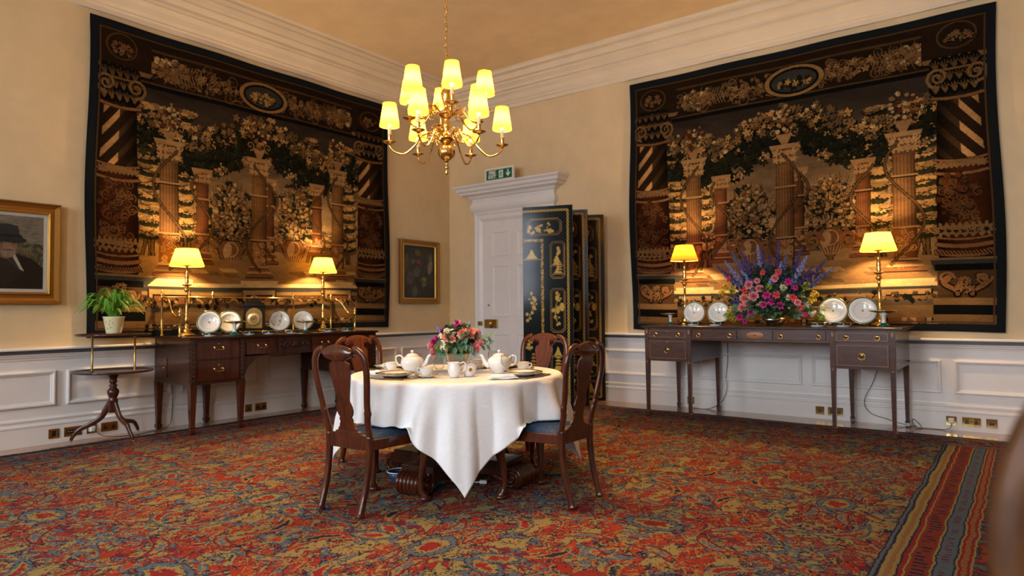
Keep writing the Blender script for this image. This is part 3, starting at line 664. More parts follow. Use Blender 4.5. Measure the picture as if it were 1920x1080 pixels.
for nm, spec, seed, side in (('L', specL, 3, 'left'), ('R', specR, 8, 'back')):
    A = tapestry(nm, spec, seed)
    if side == 'left': t = thing('tapestry', 'large tapestry of twisted columns hung on the wall above the brass-railed sideboard and fern', 'tapestry', (0, -5.2, .96))
    else: t = thing('tapestry', 'large tapestry of twisted columns hung on the wall behind the delphinium arrangement', 'tapestry', (3.19, 0, .94))
    bw = .068
    def place(u, v, h):
        wv = .028+h+.010*np.sin(u*5.3+1)+.008*np.sin(u*11+v*1.3)*(v/3)
        eu = u+.018*np.sin(v*2.4+.6)*np.clip(1-u/.8, 0, 1)-.02*np.sin(v*2.1)*np.clip(1-(TW-u)/.8, 0, 1)
        z = TH-v-.02*np.sin(u*1.5)*(v/TH)
        return (wv, eu, z) if side == 'left' else (eu, -wv, z)
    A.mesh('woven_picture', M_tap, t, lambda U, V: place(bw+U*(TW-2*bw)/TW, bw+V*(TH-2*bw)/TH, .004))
    b = MB(); n = 60      # dark outer border strip, four sides, thick cloth
    for (u0, u1, v0, v1) in ((0, TW, 0, bw+.004), (0, TW, TH-bw-.004, TH), (0, bw+.004, bw, TH-bw), (TW-bw-.004, TW, bw, TH-bw)):
        nu, nv = (n, 2) if u1-u0 > 1 else (2, n)
        g = lambda a, c_, hh: tuple(float(q) for q in place(u0+(u1-u0)*a, v0+(v1-v0)*c_, hh))
        b.grid(lambda a, c_: g(a, c_, .006), nu, nv); b.grid(lambda a, c_: g(a, c_, -.006), nu, nv)
    # rim joining front and back
    for pts in ([(k/n*TW, 0) for k in range(n+1)], [(TW, k/n*TH) for k in range(n+1)], [((1-k/n)*TW, TH) for k in range(n+1)], [(0, (1-k/n)*TH) for k in range(n+1)]):
        b.loft([[tuple(map(float, place(u, v, .006))) for u, v in pts], [tuple(map(float, place(u, v, -.006))) for u, v in pts]], False, False)
    b.build('navy_border', M_navy, t)

# ================================================================ PAINTINGS
def picture_frame(name, label, y0, y1, z0, z1, prof, slip, art, m_outer, m_inner, glass=True):
    t = thing(name, label, 'picture', (0, (y0+y1)/2, z0)); oy = (y0+y1)/2
    mp = lambda u, v, h: (.01+h, u-oy, v-z0)
    MB().frame(y0, y1, z0, z1, prof[0], mp).build('frame', m_outer, t)
    MB().frame(y0, y1, z0, z1, prof[1], mp).build('gilt_slip', m_inner, t)
    d = prof[1][-1][0]
    if slip: MB().frame(y0+d, y1-d, z0+d, z1-d, [(0, .012), (0, .02), (slip, .016), (slip, .01)], mp).build('linen_slip', mat('linen', (.45, .42, .36), .8), t); d += slip
    w_, h_ = y1-y0-2*d, z1-z0-2*d; A = art(w_, h_)
    A.mesh('canvas', M_oil, t, lambda U, V: (0*U+.022, U+y0+d-oy, z1-d-V-z0))
    if glass: MB().box(.026, .029, y0+d-oy, y1-d-oy, d, z1-z0-d).build('glazing', M_glass, t)
    return t
def portrait(w_, h_):
    A = Art(w_, h_, .004, (.16, .14, .11), 5); n_ = A.fbm(30, 4)
    A.c *= (.6+.8*n_)[..., None]
    for k in range(500):        # sky strokes
        x, y = A.rs.rand()*w_, A.rs.rand()*h_*.4; A.line([(x, y), (x+.04, y-.01)], .012, mixc((.24, .21, .17), (.14, .13, .12), A.rs.rand()), .004, .6)
    for k in range(700):        # field
        x, y = A.rs.rand()*w_, h_*(.55+.45*A.rs.rand()); A.line([(x, y), (x+.012, y-.05)], .010, [(.02, .05, .015), (.04, .07, .02), (.07, .10, .03), (.02, .03, .015)][k % 4], .004, .8)
    for k in range(260):        # trees
        x, y = w_*(.35+.65*A.rs.rand()), h_*(.38+.20*A.rs.rand()); A.ell(x, y, .025, .014, [(.02, .03, .015), (.10, .10, .05), (.05, .05, .03), (.16, .14, .09)][k % 4], A.rs.rand()*3, .8)
    for k in range(14): x = w_*(.5+.035*k); A.line([(x, h_*.62), (x+.008, h_*.47)], .012, (.08, .05, .035), .006)
    fx = w_*.55
    A.poly([(fx-.36, h_), (fx-.3, h_*.66), (fx-.1, h_*.52), (fx+.08, h_*.52), (fx+.20, h_*.58), (fx+.30, h_*.72), (fx+.36, h_)], (.012, .010, .009))
    A.poly([(fx-.04, h_*.5), (fx+.06, h_*.49), (fx+.11, h_*.66), (fx+.14, h_*.76), (fx+.04, h_*.66)], (.38, .36, .31)); A.poly([(fx+.0, h_*.52), (fx+.04, h_*.52), (fx+.13, h_*.8), (fx+.05, h_*.68)], (.03, .03, .03))
    A.poly([(fx-.14, h_*.7), (fx-.02, h_*.52), (fx+.02, h_*.56), (fx+.10, h_*.8), (fx, h_)], (.02, .017, .015), .9)
    A.ell(fx, h_*.4, .088, .125, (.16, .085, .055)); A.ell(fx+.03, h_*.4, .055, .10, (.24, .14, .09), 0, .8); A.ell(fx+.02, h_*.5, .055, .05, (.22, .19, .16), 0, .7)
    A.line([(fx-.02, h_*.47), (fx+.05, h_*.47)], .012, (.12, .05, .04)); A.line([(fx+.03, h_*.36), (fx+.045, h_*.43), (fx+.02, h_*.44)], .010, (.28, .16, .1))
    for dx in (-.03, .055): A.ring(fx+dx, h_*.37, .027, .024, .14, (.09, .08, .06)); A.ell(fx+dx, h_*.37, .010, .007, (.02, .015, .01))
    A.ell(fx, h_*.31, .16, .038, (.022, .024, .028), .12); A.poly([(fx-.1, h_*.3), (fx-.095, h_*.14), (fx, h_*.11), (fx+.09, h_*.14), (fx+.11, h_*.31)], (.028, .03, .034)); A.line([(fx-.1, h_*.27), (fx+.11, h_*.28)], .025, (.012, .012, .014))
    n_ = A.fbm(6, 2); A.c *= (1.05+.6*n_)[..., None]; return A
PFo = [(0, 0), (0, .05), (.006, .062), (.016, .06), (.02, .045), (.05, .035), (.075, .038), (.082, .044)]
PFi = [(.082, .044), (.088, .046), (.094, .036), (.098, .036), (.104, .026), (.104, .0)]
picture_frame('portrait_painting', 'gilt-framed portrait of a person in a dark hat and coat, left of the tapestry', -6.32, -5.418, 1.29, 2.21, (PFo, PFi), .028, portrait, M_goldd, M_gold)
def still(w_, h_):
    A = Art(w_, h_, .004, (.035, .03, .022), 9); n_ = A.fbm(24, 3); A.c *= (.5+1*n_)[..., None]
    for (x, y, rx, ry, c, a) in [(.08, .35, .06, .2, (.09, .09, .02), .6), (.45, .13, .07, .06, (.13, .11, .02), .8), (.3, .3, .05, .05, (.12, .09, .09), .8), (.48, .3, .06, .05, (.19, .04, .04), .9), (.42, .5, .09, .1, (.09, .09, .07), .7),
        (.85, .4, .06, .14, (.22, .18, .13), .9), (.86, .22, .035, .08, (.16, .14, .11), .8), (.2, .62, .1, .12, (.08, .07, .07), .7), (.65, .68, .12, .09, (.05, .07, .02), .9), (.66, .64, .05, .04, (.2, .16, .04), .9), (.65, .71, .04, .02, (.24, .05, .03), .9), (.66, .77, .07, .05, (.12, .1, .1), .9), (.35, .88, .07, .1, (.09, .1, .08), .8), (.78, .9, .2, .12, (.03, .025, .02), .9)]:
        A.ell(x*w_, y*h_, rx*w_*1.2, ry*h_, c, .2, a)
    for k in range(150): A.line([(A.rs.rand()*w_,)*1+(A.rs.rand()*h_,)]*2, .02, (.04+.05*A.rs.rand(), .04+.03*A.rs.rand(), .03), None, .25)
    n_ = A.fbm(8, 2); A.c *= (.7+.6*n_)[..., None]; return A
QFo = [(0, 0), (0, .04), (.015, .05), (.03, .048), (.034, .03), (.06, .022)]
QFi = [(.06, .022), (.066, .032), (.082, .03), (.086, .02), (.086, 0)]
picture_frame('flower_painting', 'small dark still life painting in a gilt frame, beside the corner of the room', -1.105, -.285, 1.305, 2.245, (QFo, QFi), 0, still, M_goldd, M_gold, False)

# ================================================================ CARPET
CX0, CX1, CY0, CY1 = .33, 8.75, -9.6, -.49
M_car = mat('hand_knotted_wool', rough=.95, spec=.05); nt = M_car.node_tree
x, y, z = coords(nt)
wv = noise(nt, vec(nt, x, y, 0.0), 1.3, 2); wv2 = noise(nt, vec(nt, x+9, y+4, 0.0), 1.3, 2)
K = .007
qx = (x+(wv-.5)*.05).snap(K); qy = (y+(wv2-.5)*.05).snap(K)
RED, RED2, OLV, NVY, STL, PLM = (.31, .040, .016), (.22, .022, .020), (.250, .195, .075), (.020, .024, .045), (.085, .115, .150), (.12, .020, .032)
tone = noise(nt, vec(nt, x*.8, y*5, 0.0), 1.2, 3)
base = mix(nt, tone.step(.35, .65), RED, RED2)
def over(c, d, lv):
    """concentric shapes: d < level -> colour, outermost first"""
    for t_, col in lv: c = mix(nt, d < t_, c, col)
    return c
def saz(c, mx, my, cx, cy, a, b_, ang, curv, lv):
    """a long curved serrated leaf or palmette with a dark outline"""
    ca, sa = math.cos(R(ang)), math.sin(R(ang)); X_, Y_ = mx-cx, my-cy
    u = X_*ca+Y_*sa; v_ = Y_*ca-X_*sa; v_ = v_+u*u*curv
    d = (u/a)*(u/a)+(v_/b_)*(v_/b_)+(jag-.5)*1.5
    return over(c, d, lv)
jag = noise(nt, vec(nt, qx, qy, 0.0), 24, 3, .65)
mx = (qx-4.05).ping(.74); my = (qy+4.4).ping(.98)
mx2 = (qx+.37).ping(.37); my2 = (qy+.9).ping(.49)
jm = (jag-.5)*.12
def aniso(x_, y_, ang, su, sv, det=1.5, dist=.8, ox=0.0):
    ca, sa = math.cos(R(ang)), math.sin(R(ang)); return noise(nt, vec(nt, (x_*ca+y_*sa)*su+ox, (y_*ca-x_*sa)*sv+ox*.6, 0.0), 1, det, .5, dist)+jm
c = base
n6 = aniso(mx, my, 38, 2.6, 7.5, 1, .9, 15.3); n2 = aniso(mx, my, -32, 2.4, 6.5, 1, 1.1, 5.3)
c = mix(nt, n6 > .545, c, NVY); c = mix(nt, n6 > .56, c, OLV); c = mix(nt, n6 > .66, c, RED2); c = mix(nt, n6.band(.72, .012), c, OLV)
c = mix(nt, n2 < .43, c, NVY); c = mix(nt, n2 < .415, c, STL); c = mix(nt, n2 < .345, c, OLV); c = mix(nt, n2 < .32, c, RED)
c = mix(nt, n2.band(.60, .030), c, NVY); c = mix(nt, n2.band(.60, .019), c, OLV)
n1 = aniso(mx2, my2, 62, 4.5, 11, 1.5, .8, 2.2); c = mix(nt, n1 > .60, c, NVY); c = mix(nt, n1 > .617, c, OLV)
n5 = aniso(mx2, my2, -58, 5, 12, 1.5, .8, 22.3); c = mix(nt, n5 < .385, c, NVY); c = mix(nt, n5 < .365, c, STL)
n3 = aniso(mx2, my2, 10, 6, 14, 2, .6, 9.3); c = mix(nt, n3 > .64, c, RED2); c = mix(nt, n3 > .665, c, PLM); c = mix(nt, n3 < .35, c, NVY)
c = mix(nt, n1.band(.47, .012), c, NVY); c = mix(nt, n5.band(.53, .010), c, OLV)
B_ = [(1.2, OLV), (1.0, NVY), (.70, RED2), (.34, OLV), (.16, STL)]
C_ = [(1.25, NVY), (1.05, STL), (.62, NVY), (.52, OLV), (.22, RED2)]
D_ = [(1.2, NVY), (1.02, RED), (.50, OLV), (.22, NVY)]
for cx_, cy_, a, b_, ang, cv, lv in [(.0, .0, .16, .10, 0, 0, C_), (.74, .98, .10, .15, 0, 0, C_), (.38, .16, .19, .042, 35, 2.6, B_), (.56, .42, .22, .045, -50, -2.8, C_),
        (.16, .72, .20, .04, 70, 2.9, D_), (.66, .70, .18, .038, 80, -2.4, B_), (.36, .92, .13, .06, 20, 0, C_), (.20, .38, .16, .04, 20, -2.5, B_)]:
    c = saz(c, mx, my, cx_, cy_, a, b_, ang, cv, lv)
vn = noise(nt, vec(nt, qx, qy, 0.0), 26, 1)
vd = voro(nt, vec(nt, mx2+3.1, my2+.4, 0.0), 4.6, rnd=.9); vd.k.node.distance = 'MANHATTAN'; vd = vd*.8+(vn-.5)*.14
c = over(c, vd, [(.150, NVY), (.132, OLV), (.085, RED), (.04, NVY)])
sk = noise(nt, vec(nt, qx, qy, 0.0), 30, 1, .5); c = mix(nt, sk > .70, c, NVY); c = mix(nt, sk < .30, c, OLV)
field = c
# border: darker ground, running meander
bmx = (qx+.13).ping(.31); bmy = (qy+.2).ping(.37)
bb = noise(nt, vec(nt, bmx+1.7, bmy+2.2, 0.0), 8, 1.5, .5, 1.5)
bc = mix(nt, tone.step(.3, .7), (.045, .036, .045), (.10, .035, .030))
bc = mix(nt, bb > .53, bc, NVY); bc = mix(nt, bb > .545, bc, OLV); bc = mix(nt, bb > .60, bc, RED2)
b2 = noise(nt, vec(nt, bmx+7.7, bmy+.2, 0.0), 10, 1.5, .5, 1); bc = mix(nt, b2 > .57, bc, STL); bc = mix(nt, b2 < .40, bc, RED); bc = mix(nt, b2.band(.40, .01), bc, NVY)
# distance into the border from each side of the field
FX0, FX1, FY0, FY1 = CX0+.55, 6.62, CY0+1.2, CY1-.48
dx = (x*-1+FX0)._m('MAXIMUM', x-FX1); dy = (y*-1+FY0)._m('MAXIMUM', y-FY1)
wig = (noise(nt, vec(nt, x, y, 0.0), 4, 1)-.5)*.03+(noise(nt, vec(nt, qx, qy, 0.0), 22, 2)-.5)*.022
ddx = (x-FX1)+wig                                              # right-hand guard stripes
isb = dx._m('MAXIMUM', dy) > 0
c = mix(nt, isb, field, bc)
inrow = (y-FY1) < 0
stripes = [(0, .030, NVY), (.008, .022, STL), (.03, .035, NVY), (.035, .095, OLV), (.095, .104, NVY), (.104, .122, RED2), (.122, .130, OLV), (.130, .215, (.19, .035, .020)), (.215, .225, OLV), (.225, .232, NVY),
           (.232, .30, STL), (.30, .308, NVY), (.308, .318, OLV), (.318, .365, RED2), (.365, .375, OLV)]
for a_, b_, col in stripes:
    c = mix(nt, ((ddx > a_)*(ddx < b_)*inrow), c, col)
dash = ((y/.05).fract() > .5)*(ddx > .145)*(ddx < .2)*inrow*(bb > .47); c = mix(nt, dash, c, NVY)
dash = ((y/.026).fract() > .6)*(ddx > .055)*(ddx < .078)*inrow; c = mix(nt, dash, c, RED2)
dash = ((y/.03).fract() > .5)*(ddx > .33)*(ddx < .352)*inrow; c = mix(nt, dash, c, OLV)
dash = ((y/.04).fract() > .5)*(ddx > .250)*(ddx < .28)*inrow*(n3 > .47); c = mix(nt, dash, c, PLM)
for a_, b_, col in [(.0, .02, NVY), (.02, .04, STL), (.06, .075, OLV), (.075, .09, NVY), (.40, .42, OLV), (.43, .5, NVY)]:
    c = mix(nt, ((y-FY1) > a_)*((y-FY1) < b_), c, col); c = mix(nt, ((FX0-x) > a_)*((FX0-x) < b_)*inrow, c, col)
rib = noise(nt, vec(nt, x*40, y*300, 0.0), 1, 2, .6); pile = noise(nt, vec(nt, x*160, y*160, 0.0), 1, 2, .7)
c = mix(nt, rib.step(.3, .8)*.28, c, (.02, .012, .01)); wear = noise(nt, vec(nt, x, y*2.2, 0.0), 2.2, 4, .6)
c = mix(nt, wear.step(.5, .8)*.22, c, (.19, .11, .07)); c = mix(nt, pile.step(.6, .8)*.25, c, (.30, .16, .09))
setcol(M_car, c); bump(nt, pile+rib*.6, .5, .006)
rnd = random.Random(4)
car = MB(); nx_, ny_ = 90, 90
def cz(x, y): return .008+.0006*math.sin(x*3.1+y*1.7)+.0006*math.sin(y*5-x*2)
def cpt(a, b_):
    x = CX0+(CX1-CX0)*a; y = CY0+(CY1-CY0)*b_
    if a == 0: x += .012*math.sin(y*4)+.006*math.sin(y*13)
    if b_ == 1: y += .012*math.sin(x*3.3)+.005*math.sin(x*15)
    return (x, y, cz(x, y))
car.grid(cpt, nx_, ny_)
e_ = [cpt(0, k/ny_) for k in range(ny_+1)]+[cpt(k/nx_, 1) for k in range(1, nx_+1)]+[cpt(1, 1-k/ny_) for k in range(1, ny_+1)]+[cpt(1-k/nx_, 0) for k in range(1, nx_+1)]
car.loft([e_, [(p[0], p[1], .0) for p in e_]], False, False, False)
carpet = car.build('carpet', M_car); tag(carpet, 'large worn red, olive and navy oriental carpet covering the floorboards', 'carpet')
fr = MB()
for k in range(1500):
    x = CX0+(CX1-CX0)*rnd.random(); y = CY1-.004+.012*math.sin(x*3.3)
    a = rnd.uniform(-.6, .6); l = rnd.uniform(.015, .05); fr.add([(x, y, .010), (x+.006, y, .010), (x+.003+l*math.sin(a), y+l*math.cos(a), .006)], [(0, 1, 2)])
f_ = fr.build('fringe', mat('carpet_fringe', (.09, .06, .045), .95), carpet); tag(f_, kind='stuff')

# ================================================================ CHANDELIER
def shade_mat(name, col, ecol, es):
    m = bpy.data.materials.new(name); m.use_nodes = True; nt = m.node_tree; nt.nodes.clear()
    o = nt.nodes.new('ShaderNodeOutputMaterial'); d = nt.nodes.new('ShaderNodeBsdfDiffuse'); t = nt.nodes.new('ShaderNodeBsdfTranslucent'); e = nt.nodes.new('ShaderNodeEmission')
    d.inputs[0].default_value = (*col, 1); t.inputs[0].default_value = (*col, 1); e.inputs[0].default_value = (*ecol, 1); e.inputs[1].default_value = es
    a = nt.nodes.new('ShaderNodeMixShader'); a.inputs[0].default_value = .55; b = nt.nodes.new('ShaderNodeAddShader')
    nt.links.new(d.outputs[0], a.inputs[1]); nt.links.new(t.outputs[0], a.inputs[2]); nt.links.new(a.outputs[0], b.inputs[0]); nt.links.new(e.outputs[0], b.inputs[1]); nt.links.new(b.outputs[0], o.inputs[0])
    return m
M_shade = shade_mat('pleated_silk_lit', (.32, .245, .024), (1, .70, .08), .05)
M_shade2 = shade_mat('pleated_silk_amber', (.13, .042, .004), (1, .42, .04), .03)
M_bulb = mat('lit_bulb', (1, .9, .7), .3, emit=(1, .72, .35), es=12)
M_candle = mat('candle_tube', (.85, .72, .45), .4, emit=(1, .6, .2), es=.35)
M_trimg = mat('shade_trim', (.5, .28, .06), .6)
def pl(p, loc, watts, parent, rad=.018, col=None):
    l = bpy.data.lights.new('bulb_light', 'POINT'); l.energy = watts; l.color = col or WARM; l.shadow_soft_size = rad
    o = bpy.data.objects.new('bulb_light', l); C.collection.objects.link(o); o.location = loc; o.parent = parent
CHX, CHY = 3.94, -4.335
ch = thing('chandelier', 'brass twelve-light chandelier with pleated yellow shades hanging on a chain above the table', 'chandelier', (CHX, CHY, 0))
prof = [(.001, 2.165), (.008, 2.17), (.012, 2.185), (.006, 2.2), (.014, 2.212), (.016, 2.225), (.008, 2.24), (.01, 2.262), (.022, 2.27), (.022, 2.274)]
MB().lathe(prof, 20).build('finial', M_brass, ch)
MB().sphere((0, 0, 2.333), .062, 28).build('ball', M_brass, ch)
prof = [(.02, 2.39), (.03, 2.395), (.045, 2.41), (.062, 2.425), (.062, 2.44), (.04, 2.45), (.022, 2.465), (.018, 2.49), (.026, 2.51), (.03, 2.54), (.02, 2.565), (.026, 2.575), (.05, 2.59), (.066, 2.60), (.066, 2.615), (.04, 2.63),
        (.018, 2.645), (.014, 2.66), (.022, 2.675), (.028, 2.70), (.038, 2.735), (.04, 2.76), (.028, 2.785), (.012, 2.80), (.01, 2.82), (.022, 2.835), (.022, 2.85), (.01, 2.865), (.008, 2.9)]
MB().lathe(prof, 28).build('stem', M_brass, ch)
b = MB()
def link(c, rz, ln=.036, w_=.017, r=.0035):
    P = []
    for k in range(17):
        a = 2*PI*k/16; P.append((w_*.5*math.sin(a)*math.cos(rz), w_*.5*math.sin(a)*math.sin(rz), ln*.5*math.cos(a)))
    b.tube([(c[0]+p[0], c[1]+p[1], c[2]+p[2]) for p in P], r, 6)
zc = 2.925
b.tube([(.022*math.sin(2*PI*k/16), 0, 2.925+.03*math.cos(2*PI*k/16)) for k in range(17)], .004, 6)
zc = 2.965; k = 0
while zc < RH-.06: link((0.004*math.sin(k*.9), 0, zc), (k % 2)*PI/2+.4); zc += .029; k += 1
b.build('chain', M_brass, ch)
MB().lathe([(.001, RH-.09), (.02, RH-.085), (.03, RH-.06), (.065, RH-.03), (.07, RH-.001)], 24).build('ceiling_rose', M_brass, ch)
def pleat(n, d): return lambda a, z: 1+d*math.cos(a*n)
def mk_shade(b, z0, z1, r0, r1, n=36, d=.022):
    prof = [(r0, z0), (r0+(r1-r0)*.5-.001, (z0+z1)/2), (r1, z1)]
    b.lathe(prof, n*6, None, True, pleat(n, d), False)
def rimring(b, r, z, t=.0022): b.tube([(r*math.cos(2*PI*k/40), r*math.sin(2*PI*k/40), z) for k in range(41)], t, 6)
def make_arm(name, r, zhub, zdip, zpan):
    a = bpy.data.objects.new(name, None); C.collection.objects.link(a); a.parent = ch; a.empty_display_size = .05
    P = smooth_path([(.05, 0, zhub), (.09, 0, zhub+.035), (.125, 0, zhub+.04), (r*.44, 0, zhub+.01), (r*.56, 0, (zhub+zdip)/2), (r*.74, 0, zdip), (r*.9, 0, zdip+.012), (r*.985, 0, zdip+.045), (r, 0, zpan-.012)], 6)
    b = MB().tube(P, .0065, 8)
    b.tube(spiral((.115, zhub-.005), .033, .006, 1.3, PI/2, 22), .004, 6); b.tube(spiral((.16, zhub+.015), .026, .005, -1.2, -PI/2, 20), .0035, 6)
    b.tube(spiral((.085, zhub+.055), .022, .004, -1.2, 0, 18), .0035, 6); b.tube(spiral((r*.5, zhub+.03), .018, .004, 1.1, PI, 16), .003, 6)
    for q in (.3, .45): b.tube([(r*q, 0, zhub+.02), (r*q+.012, .01, zhub+.045), (r*q+.03, .004, zhub+.05)], [.005, .004, .001], 6)
    sa = b.build('scroll_arm', M_brass, a)
    T = Matrix.Translation((r, 0, 0))
    MB().lathe([(.004, zpan-.02), (.012, zpan-.012), (.012, zpan-.006), (.032, zpan-.002), (.047, zpan+.006), (.047, zpan+.009), (.03, zpan+.004), (.01, zpan+.004)], 24, T).build('drip_pan', M_brass, a)
    MB().lathe([(.01, zpan+.004), (.014, zpan+.01), (.010, zpan+.02), (.015, zpan+.03), (.012, zpan+.045), (.016, zpan+.052), (.016, zpan+.058), (.011, zpan+.06)], 18, T).build('candle_socket', M_brass, a)
    MB().lathe([(.0125, zpan+.058), (.0125, zpan+.15), (.001, zpan+.152)], 16, T).build('candle_tube', M_candle, a)
    z0 = zpan+.118
    b = MB(); b.lathe([(.001, z0+.03), (.011, z0+.04), (.016, z0+.06), (.012, z0+.09), (.001, z0+.11)], 12, T); b.build('bulb', M_glass, a)
    s = MB(); mk_shade(s, z0, z0+.165, .070, .046); s = s.build('lamp_shade', M_shade, a, loc=(r, 0, 0))
    g = MB(); rimring(g, .070, z0); g.build('lower_trim', M_trimg, a, loc=(r, 0, 0)); g = MB(); rimring(g, .046, z0+.165)
    for q in range(3): g.tube([(.046*math.cos(q*2.1), .046*math.sin(q*2.1), z0+.163), (0.002, 0, z0+.15)], .0012, 4)
    g.build('shade_trim', M_trimg, a, loc=(r, 0, 0))
    return a
def place_arm(a, ang, r, z): a.rotation_euler = (0, 0, ang); pl('b', (r*math.cos(ang), r*math.sin(ang), z), CHAND, ch)
base_a = math.atan2(RT[1], RT[0])    # angle of the picture's right direction on the plan
for name, r, zh, zd, zp, offs in (('lower_arm', .402, 2.43, 2.312, 2.388, (172, 112, 52, -8, -68, -128)), ('upper_arm', .292, 2.605, 2.535, 2.60, (77, 137, 197, 257, 317, 17))):
    first = make_arm(name, r, zh, zd, zp)
    for i, off in enumerate(offs):
        a = first
        if i:
            a = first.copy(); C.collection.objects.link(a)
            for c_ in [o for o in ALLOBJ() if o.parent == first]: q = c_.copy(); C.collection.objects.link(q); q.parent = a
        place_arm(a, base_a-R(off), r, zp+.19)

# ================================================================ TABLE LAMPS
def table_lamp(label, loc, group, ms=M_shade, H_=.90, rs=(.165, .105), base='round'):
    t = thing('table_lamp', label, 'lamp', loc, 0, group); g = H_-.185
    MB().lathe([(.085, 0), (.088, .008), (.08, .02), (.05, .032), (.035, .045), (.045, .055), (.03, .07), (.02, .085), (.028, .10), (.018, .12)], 28 if base == 'round' else 6).build('base', M_brass, t)
    MB().lathe([(.018, .12), (.02, .15), (.026, .18), (.016, .2), (.022, .215), (.013, .235), (.012, .42), (.017, .43), (.012, .44), (.02, .46), (.034, .475), (.012, .50)], 24).build('candlestick', M_brass, t)
    MB().lathe([(.012, .49), (.02, .51), (.05, .525), (.052, .53), (.018, .532), (.016, .54), (.024, .56), (.016, .58), (.022, .6), (.017, .64), (.012, .66), (.012, g), (.038, g+.006), (.04, g+.01), (.01, g+.02), (.01, g+.04)], 24).build('drip_pan', M_brass, t)
    b = MB().lathe([(.001, g+.04), (.014, g+.045), (.028, g+.09), (.02, g+.12), (.001, g+.13)], 12); b.build('bulb', M_glass, t)
    s = MB(); mk_shade(s, g+.005, H_, rs[0], rs[1], 48, .014); s.build('lamp_shade', ms, t)
    b = MB(); rimring(b, rs[0], g+.005, .003); b.build('lower_trim', M_trimg, t); b = MB(); rimring(b, rs[1], H_, .003)
    for q in range(3): b.tube([(rs[1]*math.cos(q*2.1), rs[1]*math.sin(q*2.1), H_-.002), (0, 0, H_-.02)], .0018, 4)
    b.build('shade_trim', M_trimg, t)
    pl('b', (0, 0, g+.10), LAMP, t, .028, (1.0, .64, .30)); return t
LSZ, RSZ = .9585, 1.0135     # sideboard top heights
g_ = 'brass candlestick lamps on the sideboards'
table_lamp('brass candlestick lamp with yellow shade, nearer the fern on the railed sideboard', (.30, -4.35, LSZ), g_)
table_lamp('brass candlestick lamp with yellow shade, beside the end plate and farther from the fern', (.30, -2.645, LSZ), g_)
table_lamp('brass candlestick lamp with amber shade, between the cake stand and two plates, nearer the screen', (4.035, -.34, RSZ), g_, M_shade2, .93, (.158, .098))
table_lamp('brass candlestick lamp with bright yellow shade, behind the cake stand farther from the screen', (6.065, -.34, RSZ), g_, M_shade, .925, (.165, .11))

# ================================================================ DINING TABLE AND CLOTH
TX, TY, TRAD = 3.97, -4.27, .735
t = thing('dining_table', 'round mahogany pedestal table with carved scroll feet under the white cloth', 'table', (TX, TY, .0105), R(8))
MB().lathe([(.001, .70), (.70, .70), (.728, .708), (.735, .72), (.728, .732), (.001, .732)], 64).build('tabletop', M_mahog, t)
MB().lathe([(.16, .655), (.16, .70)], 24).build('top_block', M_maho_dk, t)
MB().lathe([(.13, .17), (.15, .19), (.15, .21), (.10, .24), (.08, .28), (.11, .34), (.13, .40), (.12, .45), (.08, .50), (.07, .54), (.10, .58), (.14, .62), (.15, .655)], 28).build('pedestal', M_mahog, t)
poly = []
for k in range(4):
    a = k*PI/2; u = (math.cos(a), math.sin(a)); v = (-u[1], u[0])
    for s_, r_ in ((-.13, .47), (.13, .47)): poly.append((u[0]*r_+v[0]*s_, u[1]*r_+v[1]*s_))
    for q in (.25, .5, .75):
        aa = a+PI/2*q; rr = .47-.20*math.sin(PI*q); poly.append((rr*math.cos(aa), rr*math.sin(aa)))
MB().prism(poly, .085, .18).build('platform_base', M_mahog, t, .006)
for k in range(4):
    T = Matrix.Rotation(k*PI/2, 4, 'Z'); b = MB()
    # scroll foot: a reeded roll with spiral ends
    for i in range(7):
        yy = -.09+.03*i; b.tube([(.50, yy-.015, .075), (.50, yy-.008, .075), (.50, yy+.008, .075), (.50, yy+.015, .075)], [.060, .075, .075, .060], 22, T)
    for sg in (-1, 1):
        b.tube([tuple(p) for p in spiral((.50, .075), .066, .012, 2, PI/2, 34, 'xz', sg*.108)], .010, 6, T)
        b.tube([(.50, sg*.1, .075), (.50, sg*.122, .075)], [.02, .014], 10, T)
    b.tube(smooth_path([(.30, 0, .10), (.38, 0, .06), (.46, 0, .045), (.53, 0, .04)]), [(.03, .09)]*19, 10, T)
    b.build('scroll_foot', M_mahog2, t)

M_cloth = mat('white_damask', (.86, .85, .84), .75, spec=.25, sheen=.15); nt = M_cloth.node_tree
x, y, z = coords(nt)
v = vec(nt, x, y, z); a_ = noise(nt, v, 17, 2, .5, 2.2); b_ = noise(nt, v, 11, 1, .5, 3)
pat = a_.band(.5, .035)+b_.band(.5, .02)
rg = S(nt, nt.nodes['Principled BSDF'].inputs['Roughness'])
rr_ = (pat*-.22)+.72; nt.links.new(rr_.k, nt.nodes['Principled BSDF'].inputs['Roughness'])
setcol(M_cloth, mix(nt, pat*.5, (.84, .83, .82), (.90, .89, .88)))
fine = noise(nt, v, 260, 1); crease = noise(nt, v, 5, 3, .6); bump(nt, fine*.15+pat*.22+crease*.5, .5, .004)
HALF = TRAD+.268; N = 170
CHAIRS = [(3.975, -5.035, R(3)), (4.755, -4.285, R(91)), (4.0, -3.50, R(180)), (3.17, -4.26, R(-92))]
